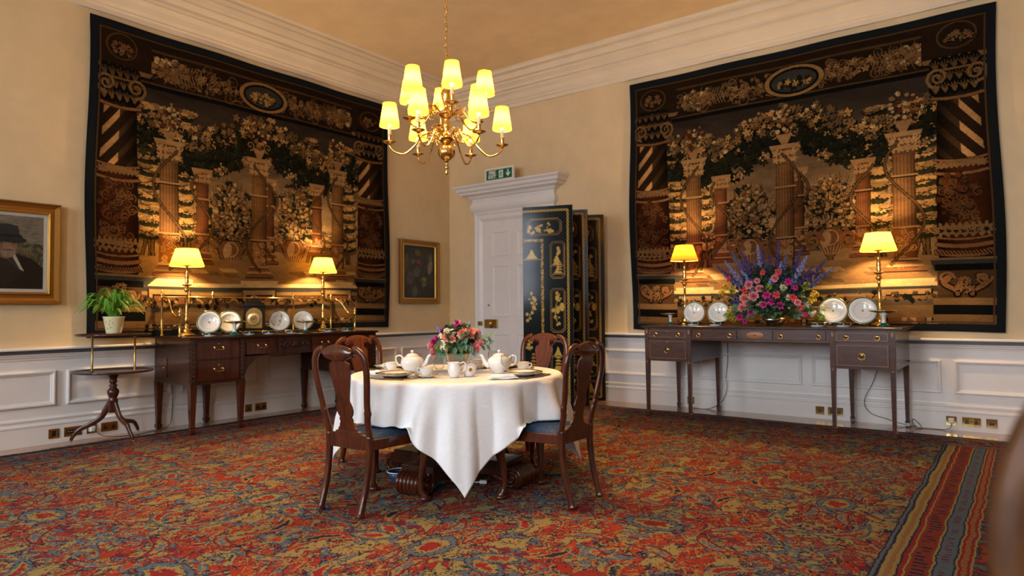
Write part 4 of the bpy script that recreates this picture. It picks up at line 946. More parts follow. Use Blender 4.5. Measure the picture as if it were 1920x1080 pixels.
def cloth_pt(s, t_):
    """a square cloth of half-side HALF laid over a round top; corners hang on the diagonals"""
    ang_c = R(0); r = math.hypot(s, t_); th = math.atan2(t_, s)
    zt = .7565-.006
    Rr = TRAD+.012
    if r < Rr-.02: return (s, t_, zt+.0012*math.sin(s*9)*math.sin(t_*7))
    d = r-(Rr-.02); bend = .035
    if d < bend:
        q = d/bend*PI/2; return ((Rr-.02+.022*math.sin(q))*math.cos(th), (Rr-.02+.022*math.sin(q))*math.sin(th), zt-.022*(1-math.cos(q)))
    h = d-bend+.022
    cd_ = abs(math.cos(2*th-PI/2)) if True else 0       # 1 on the diagonals
    amp = min(1, h/.22)*(.030+.018*(1-cd_))
    fold = math.sin(th*11+.9*math.sin(2*th)+.6)+.55*math.sin(th*17+1.3)+.35*math.sin(th*5+.4+h*2)
    # long folds running down to each corner
    dth = (th-PI/4+PI/4) % (PI/2)-PI/4
    cor = math.exp(-(dth/.33)**2)
    out_ = .06 if (s > 0 > t_) else .16
    rad = Rr+.004+h*(.10*(1-cor)+out_*cor)+amp*fold*(1-.45*cor)+cor*(.042*math.cos(dth*17+.5)+.018*math.sin(dth*31+th))*min(1, h/.3)
    # kept outside the table edge; seats under the cloth push it up a little
    rad = max(rad, Rr+.003)
    zz = zt-h*.985
    th2 = th+.10*cor*math.sin(h*5)*min(1, h/.5)*(1 if dth > 0 else -1)*abs(dth)*2
    for (cx_, cy_, ca) in CHAIRS:          # where a seat is in the way the cloth lies on it
        X_, Y_ = TX+rad*math.cos(th2)-cx_, TY+rad*math.sin(th2)-cy_; lx_ = X_*math.cos(ca)+Y_*math.sin(ca); ly_ = -X_*math.sin(ca)+Y_*math.cos(ca)
        if abs(lx_) < .275 and -.2 < ly_ < .27 and zz < .482: rad += (.482-zz)*.75; zz = .482+.004*math.sin(th*40)+.004
    return (rad*math.cos(th2), rad*math.sin(th2), zz)
b = MB(); b.grid(lambda a, c_: cloth_pt((a*2-1)*HALF, (c_*2-1)*HALF), N, N)
cl = b.build('tablecloth', M_cloth, None, loc=(TX, TY, .004))
k_ = cl.modifiers.new('solid', 'SOLIDIFY'); k_.thickness = .0025; k_.offset = 1
tag(cl, 'white damask tablecloth with pointed hanging corners over the round table', 'tablecloth')
TZ = .7598

# ================================================================ DINING CHAIRS
M_seat = mat('blue_silk', (.035, .065, .13), .6, spec=.12); nt = M_seat.node_tree
x, y, z = coords(nt); n_ = noise(nt, vec(nt, x*12, y*120, z*120), 1, 3, .6)
setcol(M_seat, mix(nt, n_.step(.3, .7), (.010, .026, .065), (.038, .078, .155))); bump(nt, n_, .25, .003)
def ribbon(zs, ws, ys, th, n=2, x0=0):
    """upright board: half widths ws at heights zs, depth position ys, thickness th"""
    b = MB(); L = [(x0-w_, y_, z_) for z_, w_, y_ in zip(zs, ws, ys)]; Rr = [(x0+w_, y_, z_) for z_, w_, y_ in zip(zs, ws, ys)]
    rings = []
    for (a, c_) in zip(L, Rr):
        rings.append([(a[0], a[1]-th/2, a[2]), (c_[0], c_[1]-th/2, c_[2]), (c_[0], c_[1]+th/2, c_[2]), (a[0], a[1]+th/2, a[2])])
    return b.loft(rings, True, True, False)
ZK = .985
def rake(z): return -.215-.085*max(0, (z-.45))/.55-.01*math.sin(max(0, z-.45)*5)
def make_chair(label):
    t = thing('dining_chair', label, 'chair', group='carved mahogany dining chairs round the table')
    SH = .455
    # seat rails
    fw_, rw_, fy_, ry_ = .245, .185, .215, -.205
    b = MB().prism([(-fw_, fy_-.022), (fw_, fy_-.022), (fw_, fy_), (.12, fy_+.018), (-.12, fy_+.018), (-fw_, fy_)], .375, SH-.02); b.build('front_rail', M_mahog2, t, .004)
    MB().prism([(-rw_, ry_-.02), (rw_, ry_-.02), (rw_, ry_+.012), (-rw_, ry_+.012)], .372, SH).build('back_rail', M_mahog2, t, .003)
    for s in (-1, 1):
        MB().prism([(s*fw_, fy_), (s*(fw_-.028), fy_-.004), (s*(rw_-.024), ry_), (s*(rw_+.004), ry_)][::s], .375, SH-.02).build('side_rail', M_mahog2, t, .004)
    # drop-in cushion
    def cu(a, c_):
        v = c_; w_ = (rw_-.026)+(fw_-.03-rw_+.026)*v; u = (a*2-1)
        e = (1-abs(u)**5)*(1-abs(2*v-1)**5)
        return (u*w_, ry_+.012+(fy_-ry_-.03)*v, SH-.022+.028*max(0, e)**.5+.010*(1-u*u)*(1-(2*v-1)**2))
    MB().grid(cu, 18, 18).build('seat_cushion', M_seat, t)
    # front cabriole legs
    for s in (-1, 1):
        P = smooth_path([(s*.215, .19, .42), (s*.228, .205, .37), (s*.232, .212, .32), (s*.218, .198, .22), (s*.208, .186, .12), (s*.212, .19, .06), (s*.222, .202, .028), (s*.226, .206, .006)], 5)
        rs = np.interp(range(len(P)), [0, 5, 10, 15, 20, 25, 30, 35], [.024, .034, .036, .024, .0165, .0155, .024, .029])
        b = MB().tube(P, [float(r_) for r_ in rs], 14)
        b.lathe([(.028, 0), (.034, .008), (.034, .016), (.026, .026), (.001, .03)], 18, Matrix.Translation((s*.226, .206, 0)))
        lg = b.build('front_leg', M_mahog2, t)
        b = MB(); b.tube(spiral((0, 0), .018, .004, 1.2, 0, 16, 'xz'), .005, 6, Matrix.Translation((s*.237, .244, .35)))
        b.build('knee_carving', M_mahog2, lg)
        # scrolled bracket under the side rail
        MB().prism([(.16, .375), (.19, .375), (.195, .32), (.175, .345)], s*.222, s*.238, 'x').build('bracket', M_mahog2, lg)
    # rear legs and stiles
    for s in (-1, 1):
        P = smooth_path([(s*.168, -.285, .006), (s*.168, -.272, .05), (s*.168, -.242, .16), (s*.169, -.222, .28), (s*.17, -.215, .38), (s*.172, -.215, .46)], 5)
        n = len(P); rs = [(.017+.004*abs(1-i/n*2)**2+(.006 if i < 2 else 0), .0155+(.005*i/n)+(.005 if i < 2 else 0)) for i in range(n)]
        MB().tube(P, rs, 12, sq=.55, up=(0, 1, 0)).build('rear_leg', M_mahog2, t)
        Z = [.45, .50, .55, .585, .60, .64, .70, .775, .85, .908, .942, .961, .964]
        Xs = [.172, .174, .178, .186, .190, .192, .202, .214, .219, .210, .188, .155, .125]
        P = smooth_path([(s*x_, rake(z_), z_) for x_, z_ in zip(Xs, Z)], 4); n = len(P)
        rs = [(.0145, .021 if i < 12 else (.025 if i < 17 else .0205)) for i in range(n)]
        MB().tube(P, rs, 12, sq=.75, up=(0, 1, 0)).build('back_stile', M_mahog2, t)
    # vase splat
    zs = [.455, .47, .478, .49, .50, .515, .53, .545, .56, .575, .60, .625, .645, .655, .67, .70, .75, .80, .84, .87, .883, .888, .90, .92, .94]
    ws = [.098, .092, .080, .078, .064, .060, .050, .056, .048, .060, .068, .064, .054, .048, .050, .057, .069, .080, .087, .086, .078, .060, .052, .052, .06]
    ribbon(zs, ws, [rake(z_) for z_ in zs], .013).build('splat', M_mahog2, t, .002)
    MB().prism([(-.172, .445), (.172, .445), (.172, .452), (.11, .462), (.098, .475), (-.098, .475), (-.11, .462), (-.172, .452)], -.228, -.20, 'y').build('shoe', M_mahog2, t, .002)
    # crest rail: arched centre with scrolled ears
    rings = []
    for k in range(25):
        u = k/24*2-1; x_ = u*.130; top = .952+.040*math.cos(u*PI/2)**.6 if abs(u) < .999 else .968
        bot = .897+.036*abs(u)**3; y_ = rake(.96)-.012*(1-u*u)
        rings.append([(x_, y_-.016, bot+.006), (x_, y_-.018, (top+bot)/2), (x_, y_-.012, top-.005), (x_, y_, top), (x_, y_+.012, top-.005), (x_, y_+.016, (top+bot)/2), (x_, y_+.012, bot+.004), (x_, y_, bot)])
    cr = MB().loft(rings).build('crest_rail', M_mahog2, t)
    for s in (-1, 1):
        MB().tube([(s*(-1)*0+s*(.118)+p[0]*s, rake(.95)+.012, p[2]) for p in spiral((0, .931), .020, .004, 1.3, PI/2, 18)], .007, 8).build('carved_scroll', M_mahog2, cr)
    return t
c0 = make_chair('glossy mahogany vase-back chair with blue seat, at the table side facing the door'); c0.location = (3.975, -5.035, .0125); c0.rotation_euler = (0, 0, R(3))
G = 'carved mahogany dining chairs round the table'
dup(c0, (4.755, -4.285, .0125), R(91), 'glossy mahogany vase-back chair with blue seat, its back turned to the right-hand tapestry', G)
dup(c0, (4.0, -3.50, .0125), R(180), 'mahogany vase-back chair across the table, in front of the lacquer screen', G)
dup(c0, (3.17, -4.26, .0125), R(-92), 'mahogany vase-back chair across the table, in front of the brass-railed sideboard', G)
# polished wooden hall chair close to the camera, at the frame's right edge
M_near = wood('golden_walnut', (.055, .019, .004), (.13, .046, .009), .62, coat=.1, scale=(10, 10, 3))
def EYEPT(px, py, depth):
    d = RAY(px, py); return EYE+d/F*depth
UPn = Vector((0, 0, 1))
hc = thing('hall_chair', 'blurred golden-brown wooden hall chair with an oval back, close by at the picture edge', 'chair', tuple((EYE+FW*.6)[:2]+RT[:2]*.625)+(.0,), math.atan2(RT[1], RT[0]))
rings = []
for (k_, yy) in ((.94, -.014), (1, -.008), (1, .008), (.94, .014)):
    rings.append([(k_*.205*math.cos(2*PI*i/48), yy, .985+k_*.22*math.sin(2*PI*i/48)) for i in range(48)])
MB().loft(rings).build('back_panel', M_near, hc, loc=(0, 0, 0))
MB().loft([[(x_, y_, z_) for x_, y_ in ((-w_, -.012), (w_, -.012), (w_, .012), (-w_, .012))] for z_, w_ in ((.44, .10), (.5, .07), (.6, .045), (.7, .06), (.80, .11))], smooth=False).build('back_support', M_near, hc)
MB().prism([(-.2, -.02), (.2, -.02), (.23, -.42), (-.23, -.42)], .42, .46).build('seat', M_near, hc, .006)
for sx, sy in ((-.18, -.04), (.18, -.04), (-.2, -.39), (.2, -.39)):
    MB().lathe([(.014, .013), (.02, .03), (.015, .06), (.022, .2), (.027, .36), (.022, .38), (.028, .40), (.028, .42)], 16, Matrix.Translation((sx, sy, 0))).build('leg', M_near, hc)

# ================================================================ CROCKERY
M_gr = mat('dark_green_band', (.01, .10, .07), .15, coat=.3)
M_gilt = mat('gilt_line', (.75, .5, .15), .2, 1)
M_matt = mat('place_mat_brown', (.08, .05, .03), .3, coat=.3)
M_nap = mat('white_linen', (.85, .84, .83), .8, sheen=.2)
def plate_parts(t, r, M=None, crest=True, dz=0):
    T = M or Matrix.Identity(4)
    MB().lathe([(.001, .004+dz), (r*.52, .004+dz), (r*.55, .0+dz), (r*.58, .0+dz), (r*.66, .008+dz), (r*.99, .0215+dz), (r*.99, .0245+dz), (r*.66, .0125+dz), (r*.6, .008+dz), (.001, .0075+dz)], 48, T).build('plate_body', M_china, t)
    MB().lathe([(r*.90, .0205+dz), (r*.985, .0235+dz), (r*.985, .0252+dz), (r*.90, .0222+dz)], 48, T, caps=False).build('green_band', M_gr, t)
    MB().lathe([(r*.975, .0240+dz), (r, .0235+dz), (r, .0262+dz), (r*.975, .0258+dz)], 48, T, caps=False, mod=lambda a, z: 1+.006*math.cos(a*16)).build('gilt_rim', M_gilt, t)
    MB().lathe([(r*.585, .0088+dz), (r*.60, .0092+dz)], 40, T, caps=False).build('gilt_ring', M_gilt, t)
    if crest:
        b = MB()
        for k in range(4): b.box(-.011, .011, -.002, .002, .0078+dz, .0086+dz, T @ Matrix.Rotation(k*PI/4, 4, 'Z'))
        b.build('crest', M_goldd, t)
def rotz(a): return Matrix.Rotation(a, 4, 'Z')
SET = [((3.895, -4.79), 0, 'before the chair facing the door'), ((4.545, -4.255), 90, 'before the chair that faces the fireplace side'), ((4.06, -3.79), 180, 'across the table by the screen'), ((3.35, -4.33), -90, 'nearest the brass-railed sideboard')]
where = ['at the table edge nearest the chair turned to the door', 'at the table edge by the right-hand chair', 'on the far side of the table by the screen', 'on the far side of the table by the railed sideboard']
mm = thing('place_mat', 'brown place mat '+where[0], 'place mat', (*SET[0][0], TZ), R(4), 'place mats on the table')
MB().box(-.165, .165, -.12, .12, 0, .004).build('mat_board', M_matt, mm); MB().frame(-.165, .165, -.12, .12, [(0, 0), (0, .0012), (.008, .0012), (.008, 0)], lambda u, v, h: (u, v, .004+h)).build('gilt_edge', M_gilt, mm)
pp = thing('dinner_plate', 'white green-rimmed dinner plate '+where[0], 'plate', (*SET[0][0], TZ+.0055), 0, 'dinner plates laid on the table')
plate_parts(pp, .132)
for i in (1, 2, 3):
    (x, y), a, _ = SET[i]
    dup(mm, (x, y, TZ), R(a+4), 'brown place mat '+where[i]); dup(pp, (x, y, TZ+.0055), R(a), 'white green-rimmed dinner plate '+where[i])
sp_ = thing('side_plate', 'white soup plate '+where[0], 'plate', (SET[0][0][0], SET[0][0][1], TZ+.015), 0, 'soup plates stacked on dinner plates')
MB().lathe([(.001, .003), (.05, .003), (.055, 0), (.06, 0), (.078, .014), (.105, .019), (.105, .022), (.076, .017), (.06, .007), (.001, .0065)], 40).build('plate_body', M_china, sp_)
MB().lathe([(.10, .0185), (.107, .0192), (.107, .0228), (.10, .0222)], 40, caps=False).build('gilt_rim', M_gilt, sp_)
dup(sp_, (*SET[1][0], TZ+.015), 0, 'white soup plate on the dinner plate '+where[1])
def make_cup(label):
    t = thing('teacup', label, 'cup', group='white teacups on the table')
    MB().lathe([(.001, .004), (.02, .004), (.021, 0), (.025, 0), (.026, .006), (.036, .018), (.043, .036), (.046, .058), (.0475, .06), (.044, .058), (.041, .036), (.033, .019), (.001, .012)], 36).build('cup_bowl', M_china, t)
    MB().tube(smooth_path([(.043, 0, .05), (.06, 0, .052), (.066, 0, .04), (.058, 0, .024), (.036, 0, .018)]), [(.003, .0045)]*25, 8).build('handle', M_china, t)
    MB().lathe([(.0465, .0585), (.0482, .0592), (.0482, .061), (.0465, .0612)], 36, caps=False).build('gilt_rim', M_gilt, t)
    return t
def make_saucer(label):
    t = thing('saucer', label, 'saucer', group='white saucers on the table')
    MB().lathe([(.001, .003), (.034, .003), (.036, 0), (.04, 0), (.055, .008), (.078, .017), (.078, .0195), (.054, .0115), (.036, .0065), (.001, .006)], 36).build('saucer_dish', M_china, t)
    MB().lathe([(.076, .0165), (.0795, .0172), (.0795, .020), (.076, .0195)], 36, caps=False).build('gilt_rim', M_gilt, t); return t
cups = [((4.055, -4.665), 200, 'in front of the jug, nearest the hanging cloth tip'), ((3.54, -4.50), 250, 'before the chair by the railed sideboard, left of the teapots'), ((4.345, -3.985), 20, 'beside the teapot near the screen'), ((3.90, -3.965), 150, 'half hidden behind the flower urn')]
cu0 = sa0 = None
for (x, y), a, wh in cups:
    if cu0 is None:
        sa0 = make_saucer('white saucer under the teacup '+wh); cu0 = make_cup('white teacup '+wh); sa0.location = (x, y, TZ); cu0.location = (x, y, TZ+.0075); cu0.rotation_euler = (0, 0, R(a))
    else: dup(sa0, (x, y, TZ), 0, 'white saucer under the teacup '+wh); dup(cu0, (x, y, TZ+.0075), R(a), 'white teacup '+wh)
def make_pot(label, k=1.0):
    t = thing('teapot', label, 'teapot', group='white china teapots on the table')
    q = lambda L: [(r_*k, z_*k) for r_, z_ in L]
    MB().lathe(q([(.001, .004), (.038, .004), (.04, 0), (.045, 0), (.043, .008), (.055, .02), (.076, .045), (.083, .07), (.078, .095), (.06, .112), (.044, .118), (.042, .121), (.001, .121)]), 40).build('pot_body', M_china, t)
    ld = MB().lathe(q([(.046, .1195), (.046, .1225), (.036, .131), (.018, .138), (.001, .14)]), 32).build('lid', M_china, t)
    MB().lathe(q([(.005, .137), (.005, .143), (.012, .148), (.013, .154), (.007, .16), (.001, .161)]), 20).build('knob', M_china, ld)
    P = smooth_path([(.07*k, 0, .045*k), (.095*k, 0, .06*k), (.11*k, 0, .09*k), (.122*k, 0, .118*k), (.138*k, 0, .126*k)]); n = len(P)
    MB().tube(P, [(.019-.011*i/n)*k for i in range(n)], 12).build('spout', M_china, t)
    MB().tube(smooth_path([(-.066*k, 0, .10*k), (-.09*k, 0, .122*k), (-.118*k, 0, .112*k), (-.118*k, 0, .08*k), (-.098*k, 0, .055*k), (-.078*k, 0, .05*k)]), .0055*k, 8).build('handle', M_china, t)
    return t
p1 = make_pot('white china teapot with its spout towards the flower urn, left of the urn'); p1.location = (3.745, -4.49, TZ); p1.rotation_euler = (0, 0, base_a-R(10))
dup(p1, (4.265, -4.155, TZ), base_a+PI-R(8), 'white china teapot with spout pointing back to the flower urn, right of the urn')
jg = thing('milk_jug', 'white china milk jug between the goblet and the sugar bowl', 'jug', (4.205, -4.555, TZ), base_a+R(180))
MB().lathe([(.001, .004), (.024, .004), (.026, 0), (.03, 0), (.03, .006), (.042, .025), (.046, .045), (.04, .07), (.034, .085), (.038, .098), (.035, .098), (.031, .085), (.037, .07), (.04, .045), (.001, .012)], 36, mod=lambda a, z: 1+(.42*max(0, (z-.06)/.04)*max(0, math.cos(a))**4 if z > .06 else 0)).build('jug_body', M_china, jg)
MB().tube(smooth_path([(-.036, 0, .088), (-.06, 0, .098), (-.074, 0, .078), (-.064, 0, .045), (-.045, 0, .035)]), .0042, 8).build('handle', M_china, jg)
sb = thing('sugar_bowl', 'white china sugar bowl right of the milk jug', 'bowl', (4.235, -4.445, TZ), 0)
MB().lathe([(.001, .004), (.026, .004), (.028, 0), (.033, 0), (.033, .006), (.046, .025), (.05, .05), (.053, .07), (.055, .078), (.052, .076), (.046, .05), (.04, .026), (.001, .014)], 36).build('bowl_body', M_china, sb)
MB().lathe([(.0525, .0765), (.0562, .0775), (.0562, .080), (.0525, .0795)], 36, caps=False).build('gilt_rim', M_gilt, sb)
MB().sphere((0, 0, 0), .012, 10, Matrix.Translation((.048*math.cos(base_a-1.3), .048*math.sin(base_a-1.3), .045)), sc=(1, 1, 1)).build('crest', M_goldd, sb)
def make_goblet(label):
    b = MB().lathe([(.034, 0), (.034, .0015), (.012, .004), (.0045, .009), (.004, .045), (.007, .05), (.02, .056), (.034, .072), (.040, .095), (.038, .12), (.034, .135), (.0325, .135), (.036, .118), (.0375, .095), (.032, .075), (.018, .06), (.001, .056)], 32, caps=False, mod=lambda a, z: 1+(.012*math.cos(a*12) if .06 < z < .12 else 0))
    o = b.build('goblet', M_glass); return tag(o, label, 'glass', 'cut glass goblets on the table')
g0 = make_goblet('cut glass goblet standing left of the milk jug'); g0.location = (4.165, -4.66, TZ)
dup(g0, (4.392, -4.235, TZ), 0, 'cut glass goblet standing against the teapot on the urn\'s screen side'); dup(g0, (3.62, -4.33, TZ), 0, 'cut glass goblet behind the teapot nearer the railed sideboard'); dup(g0, (4.03, -3.93, TZ), 0, 'cut glass goblet behind the flower urn near the hidden teacup')
def make_napkin(label):
    b = MB()
    for i, (s_, zz, rr) in enumerate(((.075, .0, 0), (.07, .007, .12), (.06, .013, -.1))):
        b.grid(lambda a, c_: (s_*(a*2-1)*1.3, s_*(c_*2-1)*.7, zz+.009*(1-abs(a*2-1)**4)*(1-abs(c_*2-1)**4)+.0025*math.sin(a*9+c_*5+i)+.003), 12, 8, rotz(rr))
    o = b.build('napkin', M_nap); k = o.modifiers.new('s', 'SOLIDIFY'); k.thickness = .003; k.offset = 1
    return tag(o, label, 'napkin', 'folded napkins on the table')
n0 = make_napkin('folded white napkin in front of the plate by the right-hand chair'); n0.location = (4.545, -4.475, TZ+.002); n0.rotation_euler = (0, 0, base_a+.2)
dup(n0, (3.66, -4.72, TZ+.002), base_a-.5, 'folded white napkin between two plates at the table edge by the railed sideboard')
def make_knife(label):
    b = MB().tube([(0, -.1, .003), (0, -.02, .004)], [(.003, .005), (.003, .006)], 8); b.tube([(0, -.02, .003), (0, .03, .0025), (0, .1, .002)], [(.0015, .007), (.001, .008), (.001, .002)], 8)
    o = b.build('table_knife', M_silver); return tag(o, label, 'knife', 'silver knives on the table')
k0 = make_knife('silver knife beside the plate before the chair turned to the door'); k0.location = (4.09, -4.80, TZ+.001)
dup(k0, (4.535, -4.065, TZ+.001), R(88), 'silver table knife beside the plate by the right-hand chair')

# ================================================================ FLOWERS
LEAF = mat('ivy_leaf', (.055, .13, .06), .5); LEAFL = mat('lime_moss', (.30, .42, .03), .7); LEAFD = mat('dark_leaf', (.02, .06, .025), .5); LEAFE = mat('eucalyptus_leaf', (.12, .22, .13), .55)
PINK = mat('pink_petals', (.80, .30, .33), .6); PEACH = mat('peach_petals', (.85, .36, .26), .6); MAG = mat('magenta_petals', (.50, .015, .20), .55); CRM = mat('cream_petals', (.75, .72, .45), .6)
VIO = mat('violet_petals', (.055, .040, .21), .6); BLU = mat('blue_petals', (.09, .11, .30), .6); YEL = mat('yellow_petals', (.62, .42, .02), .6); REDP = mat('coral_red_petals', (.70, .06, .08), .55); LAV = mat('lavender_petals', (.25, .28, .6), .6); STEM = mat('green_stem', (.06, .12, .03), .6)
def frame_of(d):
    d = Vector(d).normalized(); u = d.cross(Vector((.3, .2, 1))).normalized(); return d, u, d.cross(u)
def petal(b, c, d, out, ln, wd, cup):
    d, out = Vector(d), Vector(out); s_ = d.cross(out).normalized(); vs = []
    for j in range(4):
        t = j/3; p = Vector(c)+out*(ln*t)+d*(cup*ln*t*t); w_ = wd*math.sin(PI*(.18+.72*t))
        vs += [tuple(p-s_*w_+d*.15*wd), tuple(p-d*.0), tuple(p+s_*w_+d*.15*wd)]
    b.add(vs, [(j*3+i, j*3+i+1, j*3+i+4, j*3+i+3) for j in range(3) for i in range(2)], True)
def rose(b, c, d, r, rn, layers=4):
    d, u, v = frame_of(d)
    for L in range(layers):
        q = (L+1)/layers; n = 4+2*L
        for k in range(n):
            a = 2*PI*k/n+L*.6+rn.uniform(-.15, .15); o = u*math.cos(a)+v*math.sin(a)
            petal(b, Vector(c)+d*r*(.25*(1-q)), d, (o*q+d*(1.15-q)).normalized(), r*(.55+.45*q)*rn.uniform(.9, 1.1), r*.34*(.6+q*.5), .3 if L < layers-1 else -.15)
def floret(b, c, d, r, n=5, cup=.25):
    d, u, v = frame_of(d)
    for k in range(n): a = 2*PI*k/n; petal(b, c, d, u*math.cos(a)+v*math.sin(a), r, r*.38, cup)
def ovleaf(b, c, d, up, ln, wd, lobes=False):
    d, up = Vector(d).normalized(), Vector(up); s_ = d.cross(up).normalized(); up = s_.cross(d); c = Vector(c); vs = []; n = 6
    prof = [0.05, .62, .95, .8, .62, .35, .0] if lobes else [.05, .55, .9, 1, .85, .5, 0]
    for j in range(n+1):
        t = j/n; p = c+d*ln*t-up*ln*.28*t*t; w_ = wd*prof[j]*.5; vs += [tuple(p-s_*w_+up*w_*.35), tuple(p), tuple(p+s_*w_+up*w_*.35)]
    b.add(vs, [(j*3+i, j*3+i+1, j*3+i+4, j*3+i+3) for j in range(n) for i in range(2)], True)
rn = random.Random(11)
uv_ = lambda dx, dz, dy: (dx*RT[0]+dy*-FW[0], dx*RT[1]+dy*-FW[1], dz)   # offset to the side, up, towards the room's near side
fa = thing('flower_arrangement', 'pink, magenta and cream flower arrangement in a metal urn at the table centre', 'flowers', (3.95, -4.24, TZ+.001))
MB().lathe([(.001, .0), (.05, .0), (.052, .008), (.042, .014), (.02, .022), (.018, .03), (.03, .04), (.055, .055), (.072, .085), (.082, .115), (.088, .128), (.092, .13), (.086, .132), (.078, .12), (.001, .11)], 48, mod=lambda a, z: 1+(.02*abs(math.cos(a*8)) if .04 < z < .11 else 0)).build('urn', M_silver, fa)
b = MB()
for k in range(260):
    a = rn.random()*2*PI; r_ = .088*rn.random()**.5+.005; z_ = .135+.02*rn.random(); floret(b, (r_*math.cos(a), r_*math.sin(a), z_), (math.cos(a)*.8, math.sin(a)*.8, .8), .010, 4)
tag(b.build('moss', LEAFL, fa), kind='stuff')
b = MB(); b.sphere((0, 0, .21), .115, 14, sc=(1.1, 1.1, .75))
for k in range(420):
    a = rn.random()*2*PI; e = rn.uniform(-.1, 1.2); r_ = rn.uniform(.12, .17); d = Vector((math.cos(a)*math.cos(e), math.sin(a)*math.cos(e), math.sin(e)))
    ovleaf(b, d*r_*.85+Vector((0, 0, .19)), d+Vector((rn.uniform(-.5, .5), rn.uniform(-.5, .5), rn.uniform(-.8, .2))), d, rn.uniform(.03, .05), rn.uniform(.018, .03), k % 3 == 0)
tag(b.build('foliage', LEAFD, fa), kind='stuff')
for k in range(30):
    a = rn.uniform(-.2, PI+.2); b = MB(); dx = .15*math.cos(a)*rn.uniform(.2, 1); dz = .195+.06*rn.uniform(-1, 1); o = uv_(dx, dz, rn.uniform(.11, .165)*(1-abs(dx)*1.5))
    d = Vector(uv_(dx*2, rn.uniform(-.6, .3), .3)); ovleaf(b, o, d, uv_(0, .5, 1), rn.uniform(.045, .075), rn.uniform(.035, .055), k % 2 == 0); b.build('ivy_leaf', (LEAF, LEAFE)[k % 2], fa)
for (dx, dz, dy, r_, m_, nm) in [(-.165, .18, .05, .045, PINK, 'carnation'), (-.15, .135, .07, .042, PINK, 'carnation'), (-.155, .215, .06, .03, MAG, 'rose'), (-.125, .235, .08, .03, MAG, 'rose'), (-.06, .245, .12, .042, PEACH, 'rose'), (-.03, .235, .13, .035, PEACH, 'rose'),
      (.045, .265, .11, .045, PEACH, 'rose'), (.085, .27, .09, .05, PEACH, 'rose'), (.125, .17, .10, .045, PINK, 'rose'), (.15, .20, .06, .038, PINK, 'carnation'), (0, .335, .03, .035, MAG, 'sweet_william'), (-.01, .29, .07, .03, MAG, 'sweet_william'),
      (.0, .32, -.1, .045, PINK, 'rose'), (-.1, .28, -.1, .04, MAG, 'rose'), (.12, .26, -.1, .045, PEACH, 'rose'), (.05, .2, -.16, .04, PINK, 'rose'), (-.12, .17, -.12, .04, PINK, 'carnation')]:
    b = MB(); o = uv_(dx, dz, dy); rose(b, o, (o[0]*1.2, o[1]*1.2, .12), r_, rn, 4 if nm != 'sweet_william' else 2); b.build(nm, m_, fa)
for (dx, dz, dy) in [(-.10, .25, .10), (-.085, .21, .13), (-.065, .285, .08), (-.03, .28, .10), (-.08, .18, .15)]:
    b = MB()
    for k in range(34):
        q = Vector((rn.gauss(0, 1), rn.gauss(0, 1), rn.gauss(0, 1))).normalized(); floret(b, Vector(uv_(dx, dz, dy))+q*.026, q, .011)
    b.build('cream_cluster', CRM, fa)
for (dx, dz, dy) in [(.035, .30, .07), (.02, .285, .09), (-.13, .19, .10), (-.12, .165, .11), (.07, .32, .03), (.16, .235, .02)]:
    b = MB()
    for k in range(30):
        q = Vector((rn.gauss(0, 1), rn.gauss(0, 1), rn.gauss(0, 1))).normalized(); floret(b, Vector(uv_(dx, dz, dy))+q*.024*rn.random(), q, .008, 4)
    b.build('lime_spray', LEAFL, fa)
for (dx, dz, ex, ez) in [(-.09, .2, -.145, .325), (.04, .25, .09, .35), (-.1, .2, -.13, .27), (.14, .2, .165, .27)]:
    b = MB(); b.tube([uv_(dx, dz, .04), uv_(ex, ez, .02)], .0015, 5)
    for k in range(16):
        t_ = .55+.45*k/15; q = Vector((rn.uniform(-1, 1), rn.uniform(-1, 1), .4)).normalized(); floret(b, Vector(uv_(dx+(ex-dx)*t_, dz+(ez-dz)*t_, .02+.02*(1-t_)))+q*.006, q, .008)
    b.build('lavender_spike', LAV, fa)
for (dx, dz, ex, ez) in [(.13, .22, .24, .25), (.12, .19, .23, .19)]:
    b = MB(); b.tube([uv_(dx, dz, .05), uv_(ex, ez, .04)], .0018, 5)
    for k in range(5): t_ = .3+.17*k; p = uv_(dx+(ex-dx)*t_, dz+(ez-dz)*t_, .045); ovleaf(b, p, uv_(ex-dx, (.12, -.12)[k % 2], 0), uv_(0, 1, 1), .05, .026)
    b.build('leaf_sprig', (LEAF, LEAFE)[dx > 0], fa)

# large arrangement on the right-hand sideboard
fb = thing('flower_arrangement', 'large arrangement of blue delphiniums and pink blooms on the drawer-fronted sideboard', 'flowers', (5.08, -.5, RSZ+.001))
MB().lathe([(.001, 0), (.09, 0), (.09, .01), (.11, .02), (.13, .05), (.14, .08), (.13, .08), (.001, .05)], 36).build('bowl', M_silver, fb)
b = MB(); b.sphere((0, 0, .28), .2, 14, sc=(1.15, .8, 1.05))
for k in range(1100):
    a = rn.random()*2*PI; e = rn.uniform(-.9, 1.3); r_ = rn.uniform(.17, .34); d = Vector((math.cos(a)*math.cos(e)*1.15, math.sin(a)*math.cos(e)*.72, math.sin(e)*1.1))
    if d.z < -.35: continue
    ovleaf(b, d*r_+Vector((0, 0, .27)), d+Vector((rn.uniform(-.6, .6), rn.uniform(-.6, .6), rn.uniform(-.9, .6))), d, rn.uniform(.035, .075), rn.uniform(.02, .045), k % 2 == 0)
tag(b.build('foliage', LEAFD, fb), kind='stuff')
